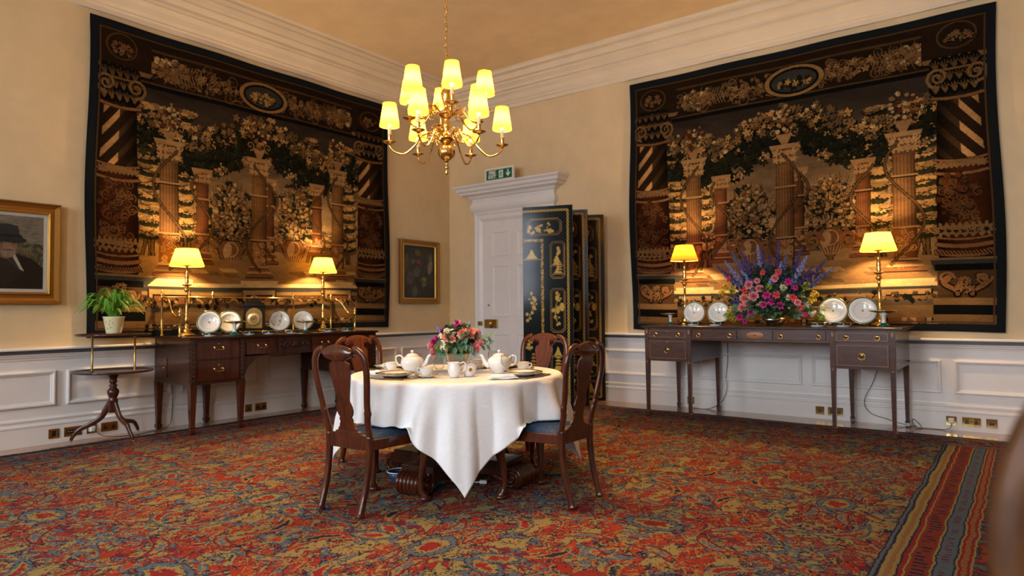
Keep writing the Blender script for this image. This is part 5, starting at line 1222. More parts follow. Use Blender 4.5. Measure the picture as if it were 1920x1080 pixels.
for k in range(40):
    b = MB(); a = rn.uniform(-PI, 0); r_ = rn.uniform(.14, .32); p = Vector((r_*math.cos(a)*1.15, r_*math.sin(a)*.75-.04, rn.uniform(.09, .28)))
    for j in range(3): ovleaf(b, p+Vector((rn.uniform(-.03, .03), 0, rn.uniform(-.03, .03))), (math.cos(a)+rn.uniform(-.4, .4), math.sin(a)-.3, rn.uniform(-.5, .2)), (0, -.7, .7), rn.uniform(.055, .08), rn.uniform(.05, .075), True)
    b.build('ivy_sprig', (LEAF, LEAFE, LEAFD)[k % 3], fb)
tips = [(4.47, 1.68), (4.63, 1.83), (4.79, 1.84), (4.92, 1.88), (5.13, 1.93), (5.26, 1.75), (5.38, 1.82), (5.47, 1.72), (5.60, 1.70), (5.70, 1.6), (5.04, 1.76), (4.56, 1.72), (4.72, 1.74), (4.86, 1.72), (5.0, 1.82), (5.2, 1.68), (5.52, 1.62), (4.60, 1.55), (5.45, 1.5), (4.78, 1.6)]
for i, (x_, z_) in enumerate(tips):
    b = MB(); tip = Vector((x_-5.08, rn.uniform(-.15, .12), z_-RSZ)); root_ = Vector((tip.x*.35, tip.y*.3, .25)); mid = (tip+root_)/2+Vector((tip.x*.05, 0, .04))
    P = smooth_path([tuple(root_), tuple(mid), tuple(tip)], 8); b.tube(P, [.004-.003*k/len(P) for k in range(len(P))], 5)
    for k in range(74):
        t_ = min(1, .30+.70*(k/73)**.9+rn.uniform(-.012, .012)); j = min(len(P)-2, int(t_*(len(P)-1))); p = Vector(P[j]).lerp(Vector(P[j+1]), t_*(len(P)-1)-j if t_ < 1 else 1)
        a = k*2.4; wv_ = (.044*(1-t_)**.6+.004)*rn.uniform(.45, 1.25); q = Vector((math.cos(a), math.sin(a), rn.uniform(-.3, .5))); floret(b, p+q*wv_, q, .022*(1.12-t_*.75)*rn.uniform(.7, 1.1))
    b.build('delphinium_spike', (VIO, BLU, VIO, LAV if i % 4 == 3 else VIO)[i % 4], fb)
bl = [(4.92, 1.44, PINK, .05), (5.02, 1.40, PINK, .045), (4.97, 1.32, PINK, .062), (4.87, 1.38, REDP, .04), (5.18, 1.50, PINK, .045), (5.3, 1.46, MAG, .045), (5.11, 1.33, MAG, .05), (5.23, 1.22, MAG, .045), (5.07, 1.23, MAG, .045), (5.2, 1.33, REDP, .045), (5.34, 1.30, REDP, .042),
      (5.39, 1.25, PINK, .04), (4.9, 1.24, PINK, .05), (4.84, 1.20, PINK, .055), (5.41, 1.2, REDP, .035), (5.45, 1.13, MAG, .03), (5.15, 1.26, MAG, .045), (4.80, 1.10, MAG, .045), (4.86, 1.06, MAG, .035), (5.07, 1.56, REDP, .035), (5.22, 1.56, REDP, .04), (4.93, 1.15, MAG, .04), (4.86, 1.3, PEACH, .055), (4.68, 1.52, REDP, .03), (5.0, 1.48, PINK, .035), (5.37, 1.4, MAG, .035)]
for (x_, z_, m_, r_) in bl:
    b = MB(); p = Vector((x_-5.08, -.26-.05*rn.random()+.25*abs(x_-5.1), z_-RSZ)); rose(b, p, (p.x*1.3, -.9, .25), r_*.95, rn, 4 if m_ in (PINK, PEACH) else 2); b.build('peony' if m_ in (PINK, PEACH) else 'cosmos', m_, fb)
for (x_, z_, m_) in [(4.60, 1.42, YEL), (4.56, 1.36, YEL), (4.68, 1.40, LEAFL), (5.52, 1.33, YEL), (5.5, 1.27, YEL), (5.45, 1.42, LEAFL), (4.66, 1.18, YEL), (4.62, 1.12, LEAFL), (5.5, 1.14, CRM), (5.28, 1.30, CRM), (5.0, 1.24, CRM), (5.45, 1.22, CRM), (5.24, 1.41, CRM), (5.1, 1.42, LEAFL), (4.75, 1.3, BLU), (4.7, 1.25, VIO), (5.13, 1.47, LAV), (5.6, 1.2, CRM), (4.72, 1.08, LEAFL), (5.58, 1.1, LEAFL)]:
    b = MB(); c_ = Vector((x_-5.08, -.20+.25*abs(x_-5.1), z_-RSZ))
    for k in range(34): q = Vector((rn.gauss(0, 1), rn.gauss(0, 1), rn.gauss(0, 1))).normalized(); floret(b, c_+q*.04*rn.random()**.4, q, .014)
    b.tube([tuple(c_), (c_.x*.5, 0, .2)], .002, 5); b.build('small_flower_cluster', m_, fb)

# fern
fn = thing('potted_fern', 'bright green fern in a cream pot on the upper tray of the tiered table', 'plant', (.385, -5.085, 1.006))
MB().lathe([(.001, 0), (.062, 0), (.064, .01), (.088, .145), (.092, .16), (.086, .158), (.08, .13), (.001, .12)], 40, mod=lambda a, z: 1+(.03*math.cos(a*10) if z > .15 else 0)).build('pot', M_cream, fn)
b = MB()
for k, (a, z_) in enumerate([(-.9, .09), (-.7, .06), (-1.2, .11), (-.5, .1), (-1.0, .05), (-.8, .12)]):
    b.add([(.083*math.cos(a-.05)+.002, .083*math.sin(a-.05)-.002, z_-.012), (.083*math.cos(a+.05)+.002, .083*math.sin(a+.05)-.002, z_-.004), (.086*math.cos(a+.04)+.002, .086*math.sin(a+.04)-.002, z_+.014)], [(0, 1, 2)])
b.build('painted_sprig', mat('sprig_paint', (.35, .12, .12), .5), fn)
FERN = mat('fern_green', (.14, .36, .025), .55)
for k in range(74):
    b = MB(); a = k*2.399; rr = rn.uniform(.10, .33); hh = rn.uniform(.10, .29)*(1.15-rr*1.4); 
    P = smooth_path([(.02*math.cos(a), .02*math.sin(a), .13), (rr*.3*math.cos(a), rr*.3*math.sin(a), .15+hh*.75), (rr*.7*math.cos(a+.1), rr*.7*math.sin(a+.1), .16+hh), (rr*math.cos(a+.15), rr*math.sin(a+.15), .13+hh*.62)], 8)
    b.tube(P, .0014, 4)
    for j in range(3, len(P)):
        t_ = j/len(P); d = (Vector(P[j])-Vector(P[j-1])).normalized(); s_ = d.cross(UPn).normalized(); l = .021*math.sin(PI*min(1, .2+t_*.8))+.003
        for sg in (-1, 1):
            for h_ in (0, .5):
                p = Vector(P[j-1]).lerp(Vector(P[j]), h_); e = p+s_*sg*l+d*l*.35-UPn*.004; w_ = .0027
                b.add([tuple(p-d*w_), tuple(p+d*w_), tuple(p.lerp(e, .6)+d*w_), tuple(e), tuple(p.lerp(e, .6)-d*w_)], [(0, 1, 2, 3, 4)])
    b.build('frond', FERN, fn)

# ================================================================ SIDEBOARDS
def taper_leg(b, x, y, z1, w0=.028, w1=.018, spade=True, T=None):
    L = [(w1*.9, 0), (w1*1.25, .012), (w1*1.3, .045), (w1*1.45, .055), (w1, .065)] if spade else [(w1*.7, 0), (w1*1.3, .02), (w1*1.3, .05), (w1*.8, .06), (w1*1.2, .075), (w1, .085)]
    L += [(w0, z1)]
    return b.loft([[(x+sx*w_, y+sy*w_, z_) for sx, sy in ((-1, -1), (1, -1), (1, 1), (-1, 1))] for w_, z_ in L], True, True, False)
def bail(parent, T, w_=.045, drop=.028):
    """swan-neck handle in plane XZ of T (y towards the room)"""
    b = MB()
    for s in (-1, 1): b.lathe([(.001, .012), (.006, .011), (.008, .004), (.011, .001), (.011, 0)], 14, T @ Matrix.Translation((s*w_, 0, 0)) @ Matrix.Rotation(-PI/2, 4, 'X'))
    b.tube(smooth_path([(-w_, .010, 0), (-w_*1.05, .014, -drop*.6), (-w_*.6, .016, -drop), (0, .017, -drop*.85), (w_*.6, .016, -drop), (w_*1.05, .014, -drop*.6), (w_, .010, 0)], 5), .0032, 7, T)
    return b.build('handle', M_brass, parent)
def ringpull(parent, T, r=.024):
    b = MB(); b.lathe([(.001, .010), (.012, .008), (.017, .003), (.018, 0)], 20, T @ Matrix.Rotation(-PI/2, 4, 'X'))
    b.tube([tuple((r*math.sin(2*PI*k/24), .013, -.012+r*math.cos(2*PI*k/24))) for k in range(25)], .0028, 6, T)
    return b.build('handle', M_brass, parent)
# ---- brass-railed sideboard on the left wall; local x = out from wall, y along it
SX, SY0, SY1, SM0, SM1 = .78, -4.55, -2.21, -3.98, -2.78
oy = (SY0+SY1)/2
t = thing('sideboard', 'dark mahogany pedestal sideboard with a brass rail, standing under the larger left tapestry', 'sideboard', (0, oy, .0))
t['label'] = 'dark mahogany sideboard with carved legs, bail handles and a brass back rail'
X0 = .045
LSZ -= .0015; RSZ -= .0015
MB().box(.062, SX+.02, SY0-.02-oy, SY1+.02-oy, LSZ-.024, LSZ).build('top', M_mahog, t, .004)
for nm, a, c_ in (('pedestal', SY0, SM0), ('pedestal', SM1, SY1)):
    p = MB().box(X0, SX-.012, a-oy, c_-oy, .50, LSZ-.024).build(nm, M_mahog, t, .003)
    MB().box(X0, SX, a-oy-.004, c_-oy+.004, .488, .502).build('plinth_moulding', M_maho_dk, p)
    for z0, z1 in ((.735, .905), (.522, .715)):
        d = MB().box(SX-.014, SX-.002, a+.06-oy, c_-.06-oy, z0, z1).build('drawer', M_mahog2, p, .003)
        T = Matrix.Translation((SX-.002, (a+c_)/2-oy, z0+.115)) @ Matrix.Rotation(-PI/2, 4, 'Z'); bail(d, T)
        MB().lathe([(.009, 0), (.007, .003), (.001, .004)], 12, T @ Matrix.Translation((0, 0, .035)) @ Matrix.Rotation(-PI/2, 4, 'X')).build('escutcheon', M_brassd, d)
    for q in (a+.03, c_-.03):
        b = MB().box(SX-.014, SX+.004, q-.024-oy, q+.024-oy, .49, LSZ-.026)
        for k in range(9): b.sphere((SX+.004, q-oy, .53+k*.045), .010, 8, sc=(.6, 1, 1.3))
        b.build('carved_pilaster', M_maho_dk, p)
d = MB().box(X0+.03, X0+.27, SY0-.006-oy, SY0-oy, .54, .74).build('side_door', M_mahog2, t, .002)
MB().lathe([(.004, 0), (.004, .012), (.009, .018), (.001, .024)], 12, Matrix.Translation((X0+.245, SY0-.006-oy, .645)) @ Matrix.Rotation(PI/2, 4, 'X')).build('knob', M_brass, d)
b = MB()
for k in range(9): b.sphere((.065, SY0-.002-oy, .53+k*.045), .009, 8, sc=(1, .5, 1.2)); b.sphere((SX-.035, SY0-.002-oy, .53+k*.045), .009, 8, sc=(1, .5, 1.2))
b.build('carved_studs', M_maho_dk, t)
fz = MB().box(X0, SX-.012, SM0-oy, SM1-oy, .74, LSZ-.024).build('frieze', M_mahog, t)
for a, c_ in ((SM0+.02, SM0+.37), (SM1-.37, SM1-.02)):
    d = MB().box(SX-.014, SX-.002, a-oy, c_-oy, .755, .915).build('drawer', M_mahog2, fz, .003); bail(d, Matrix.Translation((SX-.002, (a+c_)/2-oy, .85)) @ Matrix.Rotation(-PI/2, 4, 'Z'))
b = MB().box(SX-.014, SX-.004, SM0+.39-oy, SM1-.39-oy, .755, .915)
for s in (-1, 1):
    for q, r_ in ((.05, .035), (.12, .03), (.17, .022)): b.tube([(SX+.002, s*q+p[0]+(SM0+SM1)/2-oy, p[2]) for p in spiral((0, .835), r_, .006, 1.2, q*9, 18)], .007, 6)
b.sphere((SX, (SM0+SM1)/2-oy, .835), .035, 12, sc=(.4, 1, 1)); b.build('carved_panel', M_maho_dk, fz)
for s, yy in ((1, SM0), (-1, SM1)):      # arched spandrels
    poly = [(yy-oy, .76)]+[(yy+s*.30-s*.30*math.sin(a_*PI/16)-oy, .745-.245*(1-math.cos(a_*PI/16))*1.0) for a_ in range(0, 9)]+[(yy-oy, .50)]
    MB().prism(poly if s > 0 else poly[::-1], SX-.035, SX-.012, 'x').build('spandrel', M_mahog, fz)
for x_, y_ in ((SX-.03, SY0+.03), (SX-.03, SM0-.03), (SX-.03, SM1+.03), (SX-.03, SY1-.03), (X0+.03, SY0+.03), (X0+.03, SY1-.03), (X0+.03, SM0-.03), (X0+.03, SM1+.03)):
    taper_leg(MB(), x_, y_-oy, .492, .034, .021, False).build('leg', M_mahog2, t).location.z = (.0095 if x_ > .4 else .002)
b = None
rp = lambda x_, y_, h, nm: MB().lathe([(.02, LSZ), (.018, LSZ+.01), (.011, LSZ+.02), (.0105, LSZ+h-.09), (.016, LSZ+h-.085), (.012, LSZ+h-.075), (.018, LSZ+h-.05), (.018, LSZ+h-.03), (.009, LSZ+h-.02), (.011, LSZ+h-.008), (.001, LSZ+h)], 20, Matrix.Translation((x_, y_-oy, 0))).build(nm, M_brass, t)
for y_ in (-4.50, -3.95, -2.92, -2.36): rp(.085, y_, .475, 'rail_post')
for y_ in (-4.50, -2.28): rp(.46, y_, .29, 'short_post')
MB().tube([(.085, -4.50-oy, LSZ+.405), (.085, -2.36-oy, LSZ+.405)], .009, 12).build('brass_rail', M_brass, t)
for y_, y2 in ((-4.50, -4.50), (-2.36, -2.28)):
    MB().tube(smooth_path([(.085, y_-oy, LSZ+.405), (.17, y_-oy, LSZ+.40), (.24, (y_+y2)/2-oy, LSZ+.35), (.30, y2-oy, LSZ+.25), (.38, y2-oy, LSZ+.20), (.46, y2-oy, LSZ+.205)]), .009, 12).build('swept_rail', M_brass, t)

# ---- drawer-fronted sideboard on the back wall; local x along wall, -y out from it
ox = 5.05; A0, A1, B0, B1 = 3.82-ox, 4.36-ox, 5.73-ox, 6.28-ox; YF = -.97; YB = -.085
t = thing('sideboard', 'inlaid mahogany bow-fronted sideboard with ring-handled drawers and tapered legs', 'sideboard', (ox, 0, 0))
def bow(x_): return YF-.045*max(0, 1-((x_)/.72)**2)
def bowslab(x0, x1, z0, z1, off, n=14, back=YB):
    P = [(x0+(x1-x0)*k/n, bow(x0+(x1-x0)*k/n)-off) for k in range(n+1)]+[(x1, back), (x0, back)]
    return MB().prism(P, z0, z1)
M_in2 = M_inlay
bowslab(A0-.03, B1+.06, RSZ-.022, RSZ, .03, 40, -.06).build('top', M_mahog, t, .004)
for a, c_ in ((A0, A1), (B0, B1)):
    p = MB().box(a, c_, YF+.012, YB, .625, RSZ-.022).build('pedestal', M_in2, t, .002)
    for z0, z1, hs in ((.875, .972, (-.13, .13)), (.645, .858, (0,))):
        x0, x1 = a+.05, c_-.05
        d = MB().box(x0, x1, YF, YF+.014, z0, z1).build('drawer', M_in2, p, .002)
        MB().frame(x0+.012, x1-.012, z0+.012, z1-.012, [(0, 0), (0, .001), (.0035, .001), (.0035, 0)], lambda u, v, h: (u, YF-h, v)).build('inlay_stringing', M_satin, d)
        for h_ in hs: ringpull(d, Matrix.Translation(((a+c_)/2+h_, YF, (z0+z1)/2+.005)) @ Matrix.Rotation(PI, 4, 'Z'), .022 if len(hs) > 1 else .03)
        MB().lathe([(.008, 0), (.006, .003), (.001, .004)], 12, Matrix.Translation(((a+c_)/2, YF, z1-.022)) @ Matrix.Rotation(PI/2, 4, 'X')).build('escutcheon', M_brassd, d)
fz = bowslab(A1, B0, .868, RSZ-.022, -.014).build('frieze', M_in2, t)
bowslab(A1, B0, .862, .870, .002).build('bead', M_maho_dk, fz)
for x0, x1, hs in ((A1+.03, -.19, (-.17, .17)), (.19, B0-.03, (-.17, .17))):
    d = bowslab(x0, x1, .882, .975, 0, back=YF+.03).build('drawer', M_in2, fz, .002); xm = (x0+x1)/2
    for h_ in hs: ringpull(d, Matrix.Translation((xm+h_, bow(xm+h_), .93)) @ Matrix.Rotation(PI, 4, 'Z'), .02)
    b = MB()
    for z_ in (.893, .962): b.tube([(x0+.012+(x1-x0-.024)*k/10, bow(x0+.012+(x1-x0-.024)*k/10), z_) for k in range(11)], .0016, 4)
    for x_ in (x0+.012, x1-.012): b.tube([(x_, bow(x_), .893), (x_, bow(x_), .962)], .0016, 4)
    b.build('inlay_stringing', M_satin, d)
d = bowslab(-.17, .17, .882, .975, 0, back=YF+.03).build('inlaid_panel', M_in2, fz, .002)
MB().lathe([(.001, 0), (.032, .001), (.034, .0)], 32, Matrix.Translation((0, bow(0)-.0008, .928)) @ Matrix.Rotation(PI/2, 4, 'X') @ Matrix.Diagonal((2.6, 1, 1, 1))).build('oval_inlay', M_satin, d)
MB().sphere((0, bow(0)-.002, .928), .011, 10, sc=(1.6, .15, .5)).build('dark_motif', M_maho_dk, d)
MB().tube([(.095*math.cos(2*PI*k/40), bow(0)-.0012+.001, .928+.038*math.sin(2*PI*k/40)) for k in range(41)], .0014, 4).build('oval_border', M_satin, d)
for x_ in (A0+.026, A1-.026, B0+.026, B1-.026):
    for y_ in (YF+.026, YB-.026):
        f_ = y_ < -.5; l = taper_leg(MB(), x_, y_, RSZ-.022 if f_ else .63, .026, .016).build('leg', M_in2, t); l.location.z = .0095 if f_ else 0.001
        if f_:
            MB().sphere((x_, y_-.0255, .605), .009, 10, sc=(1, .2, 1)).build('inlaid_dot', M_satin, l); MB().sphere((x_, y_-.0265, .935), .012, 10, sc=(1, .15, 2)).build('inlaid_oval', M_satin, l)
MB().lathe([(.004, 0), (.004, .01), (.009, .016), (.001, .022)], 12, Matrix.Translation((B1, YB-.16, .67)) @ Matrix.Rotation(PI/2, 4, 'Y')).build('side_knob', M_black, t)

# ================================================================ THINGS ON THE SIDEBOARDS
LSZ += .0015; RSZ += .0015
def stand_plate(label, x, y, z, face, r, group, y0=0):
    """plate leaning back; face = heading (z angle) it looks towards"""
    t = thing('display_plate', label, 'plate', (x, y, z+.003), face, group)
    T = Matrix.Translation((0, 0, r*math.cos(R(12))+.012)) @ Matrix.Rotation(R(78), 4, 'Y')
    plate_parts(t, r, T)
    b = MB()
    for s in (-1, 1):
        b.tube(smooth_path([(.045, s*.035, .018), (.05, s*.035, .006), (.0, s*.03, .006), (-.085, s*.02, .006), (-.055, s*.02, .09)]), .0028, 6)
    b.build('plate_stand', M_brassd, t); return t
FL = R(-32); GL = 'white display plates with green and gold rims on stands'
for wh, y in (('nearest the fern, first from the tall candlestick lamp', -4.17), ('behind the tall cake stand, beside the clock', -3.945), ('right of the clock, behind the glass urn', -3.335), ('behind the smaller cake stand, nearest the far lamp', -3.02)):
    stand_plate('display plate on the railed sideboard, '+wh, .42, y, LSZ, FL, .122, GL)
FR_ = R(-90+14)
for wh, x, r_ in (('first right of the amber lamp', 4.20, .125), ('second right of the amber lamp, beside the flowers', 4.485, .125), ('right of the blue delphiniums', 5.665, .138), ('behind the cake stand near the bright yellow lamp', 5.935, .138)):
    stand_plate('display plate on the drawer-fronted sideboard, '+wh, x, -.47, RSZ, FR_, r_, GL)
def comport(label, loc, s, group):
    t = thing('cake_stand', label, 'cake stand', loc, 0, group)
    MB().lathe([(q[0]*s, q[1]*s) for q in [(.001, .118), (.03, .118), (.09, .132), (.118, .14), (.12, .146), (.09, .14), (.03, .127), (.001, .127)]], 40).build('dish', M_green, t)
    MB().lathe([(q[0]*s, q[1]*s) for q in [(.028, .0), (.03, .002), (.02, .035), (.016, .06), (.018, .10), (.032, .119)]], 28).build('stem', M_china, t)
    MB().lathe([(q[0]*s, q[1]*s) for q in [(.05, 0), (.052, .008), (.035, .018), (.024, .028), (.022, .035), (.02, .035)]], 32).build('foot', M_green, t)
    MB().lathe([(q[0]*s, q[1]*s) for q in [(.117, .1395), (.1215, .1405), (.1215, .1475), (.117, .147)]], 40, caps=False, mod=lambda a, z: 1+.006*math.cos(a*14)).build('gilt_rim', M_gilt, t)
    return t
comport('tall green and white cake stand in front of the plate left of the clock', (.66, -4.03, LSZ), 1.0, 'green and white cake stands')
comport('small green and white cake stand in front of the plate nearest the far yellow lamp', (.62, -3.13, LSZ), .9, 'green and white cake stands')
comport('green and white cake stand left of the amber lamp', (3.905, -.46, RSZ), .9, 'green and white cake stands')
comport('green and white cake stand in front of the bright yellow lamp', (6.145, -.67, RSZ), 1.05, 'green and white cake stands')
def dish(label, loc, s=1):
    t = thing('dessert_dish', label, 'dish', loc, 0, 'low green dessert dishes')
    MB().lathe([(q[0]*s, q[1]*s) for q in [(.001, .008), (.055, .010), (.09, .022), (.108, .034), (.11, .038), (.088, .028), (.055, .016), (.001, .014)]], 40).build('dish_bowl', M_green, t)
    MB().lathe([(q[0]*s, q[1]*s) for q in [(.06, 0), (.062, .0), (.056, .012), (.05, .012)]], 32, caps=False).build('foot_ring', M_china, t)
    MB().lathe([(q[0]*s, q[1]*s) for q in [(.107, .0335), (.1115, .034), (.1115, .0395), (.107, .039)]], 40, caps=False, mod=lambda a, z: 1+.008*math.cos(a*14)).build('gilt_rim', M_gilt, t)
    b = MB()
    for k in range(2):
        a = (-R(32), -R(76))[k]; b.sphere((.092*s*math.cos(a), .092*s*math.sin(a), .022*s), .012*s, 10, sc=(.5, 1, .8))
    b.build('white_medallion', M_china, t); return t
for wh, y, x in (('below the first display plate from the fern', -4.27, .62), ('just right of the tall cake stand', -3.83, .62), ('in front of the clock', -3.63, .66), ('between the glass urn and the small cake stand', -3.345, .66), ('at the far yellow lamp, before its base', -2.80, .62), ('farthest right, beyond the far yellow lamp', -2.52, .60)):
    dish('low green dish, railed sideboard, '+wh, (x, y, LSZ), .95)
for wh, x, y in (('below the first display plate by the amber lamp', 4.27, -.68), ('below the second display plate by the flowers', 4.53, -.70), ('beside the flowers, under the yellow sprays', 5.575, -.74), ('between the two display plates by the bright lamp', 5.80, -.70)):
    dish('low green dish with gilt rim, '+wh, (x, y, RSZ), 1.0)
# bracket clock
t = thing('bracket_clock', 'black bracket clock with an arched brass dial on the railed sideboard', 'clock', (.33, -3.60, LSZ), R(-32))
MB().box(-.09, .09, -.13, .13, .02, .045).build('plinth', M_lead, t, .004); MB().box(-.075, .075, -.115, .115, .045, .30).build('case', M_lead, t, .003)
MB().box(-.09, .09, -.13, .13, .30, .318).build('cornice_moulding', M_lead, t, .004)
MB().loft([[(sx*a, sy*c_, z_) for sx, sy in ((-1, -1), (1, -1), (1, 1), (-1, 1))] for a, c_, z_ in ((.08, .115, .318), (.07, .10, .34), (.045, .07, .352), (.045, .07, .372), (.03, .05, .385), (.03, .05, .392))], smooth=False).build('bell_top', M_lead, t)
poly = [(-.085, .06), (.085, .06), (.085, .20)]+[(.085*math.cos(a), .20+.085*math.sin(a)) for a in np.linspace(.1, PI-.1, 14)]+[(-.085, .20)]
f_ = MB().prism([(p[0], p[1]) for p in poly], .075, .079, 'x').build('dial_plate', M_brassd, t)
T = Matrix.Translation((.079, 0, .155)) @ Matrix.Rotation(PI/2, 4, 'Y')
MB().lathe([(.045, 0), (.072, 0), (.072, .003), (.045, .003)], 36, T, caps=False).build('chapter_ring', mat('silvered_ring', (.62, .55, .42), .35, .6), f_)
MB().lathe([(.001, .002), (.016, .002)], 20, Matrix.Translation((.079, 0, .248)) @ Matrix.Rotation(PI/2, 4, 'Y'), caps=False).build('strike_dial', M_gilt, f_)
b = MB(); b.box(.083, .085, -.0025, .0025, .15, .215); b.box(.083, .085, -.0035, .0035, .12, .16, Matrix.Translation((0, .06, .06)) @ Matrix.Rotation(0, 4, 'X'))
b = MB(); b.tube([(.084, 0, .155), (.084, .02, .205)], .0022, 5); b.tube([(.085, 0, .155), (.085, -.032, .17)], .0028, 5); b.build('clock_hands', M_black, f_)
for s in (-1, 1):
    MB().prism([(-.045, .08), (.045, .08), (.045, .25), (0, .275), (-.045, .25)], s*.115, s*.1165, 'y').build('side_fret', mat('crimson_silk', (.16, .008, .02), .7), t)
for sx in (-.075, .075):
    for sy in (-.115, .115): MB().sphere((sx, sy, .011), .0115, 10).build('foot', M_brass, t)
MB().tube(smooth_path([(0, -.03, .39), (0, -.022, .415), (0, .022, .415), (0, .03, .39)]), .004, 8).build('carrying_handle', M_brassd, t)
# lidded glass urn
t = thing('glass_urn', 'tall lidded clear glass urn on a foot, right of the clock', 'urn', (.60, -3.50, LSZ))
MB().lathe([(.05, .0), (.052, .006), (.03, .014), (.012, .025), (.01, .05), (.02, .058), (.012, .066), (.03, .08), (.055, .12), (.066, .17), (.068, .20), (.064, .20), (.06, .17), (.05, .12), (.02, .085)], 32, caps=False, mod=lambda a, z: 1+(.03*math.cos(a*10) if .08 < z < .18 else 0)).build('urn_body', M_glass, t)
MB().lathe([(.072, .201), (.07, .208), (.055, .225), (.025, .245), (.01, .252), (.012, .262), (.016, .275), (.008, .292), (.001, .30)], 32).build('lid', M_glass, t)

# ================================================================ TIERED TABLE
t = thing('tiered_table', 'two-tier mahogany tripod table with brass columns beneath the fern', 'table', (.385, -5.085, .0))
def tray(z_, r): return [(.001, z_), (r-.012, z_), (r, z_+.006), (r+.003, z_+.018), (r-.002, z_+.019), (r-.007, z_+.010), (.001, z_+.009)]
MB().lathe(tray(.645, .335), 64).build('lower_tray', M_maho_dk, t); MB().lathe(tray(.985, .31), 64).build('upper_tray', M_maho_dk, t)
for k in range(2):
    dx, dy = RT[0]*(.2, -.2)[k], RT[1]*(.2, -.2)[k]
    MB().lathe([(.016, .654), (.016, .664), (.009, .67), (.009, .965), (.014, .972), (.014, .985)], 16, Matrix.Translation((dx, dy, 0))).build('brass_column', M_brassd, t)
MB().lathe([(.035, .27), (.04, .285), (.042, .38), (.046, .39), (.032, .40), (.04, .42), (.05, .45), (.05, .475), (.032, .495), (.028, .51), (.04, .52), (.026, .53), (.026, .545), (.038, .555), (.03, .565), (.034, .59), (.045, .615), (.05, .645)], 28).build('turned_stem', M_mahog2, t)
for (fx, fy) in ((.155-.34, -5.33+5.05), (.60-.34, -4.985+5.05), (.06-.34, -4.70+5.05)):
    a = math.atan2(fy, fx); L_ = math.hypot(fx, fy); P = smooth_path([(.02, 0, .36), (.05, 0, .31), (.10, 0, .225), (.19, 0, .165), (L_*.8, 0, .125), (L_*.95, 0, .07), (L_, 0, .032)])
    n = len(P); lg = MB().tube(P, [(.03-.016*i/n, .017-.004*i/n) for i in range(n)], 12, rotz(a), sq=.7).build('tripod_leg', M_mahog2, t)
    MB().lathe([(.012, .045), (.014, .03), (.01, .026)], 12, rotz(a) @ Matrix.Translation((L_, 0, 0))).build('caster_cup', M_brassd, lg)
    MB().sphere((0, 0, 0), .0125, 10, rotz(a) @ Matrix.Translation((L_+.004, 0, .0145+.008)), sc=(1, .5, 1)).build('caster', M_brass, lg)

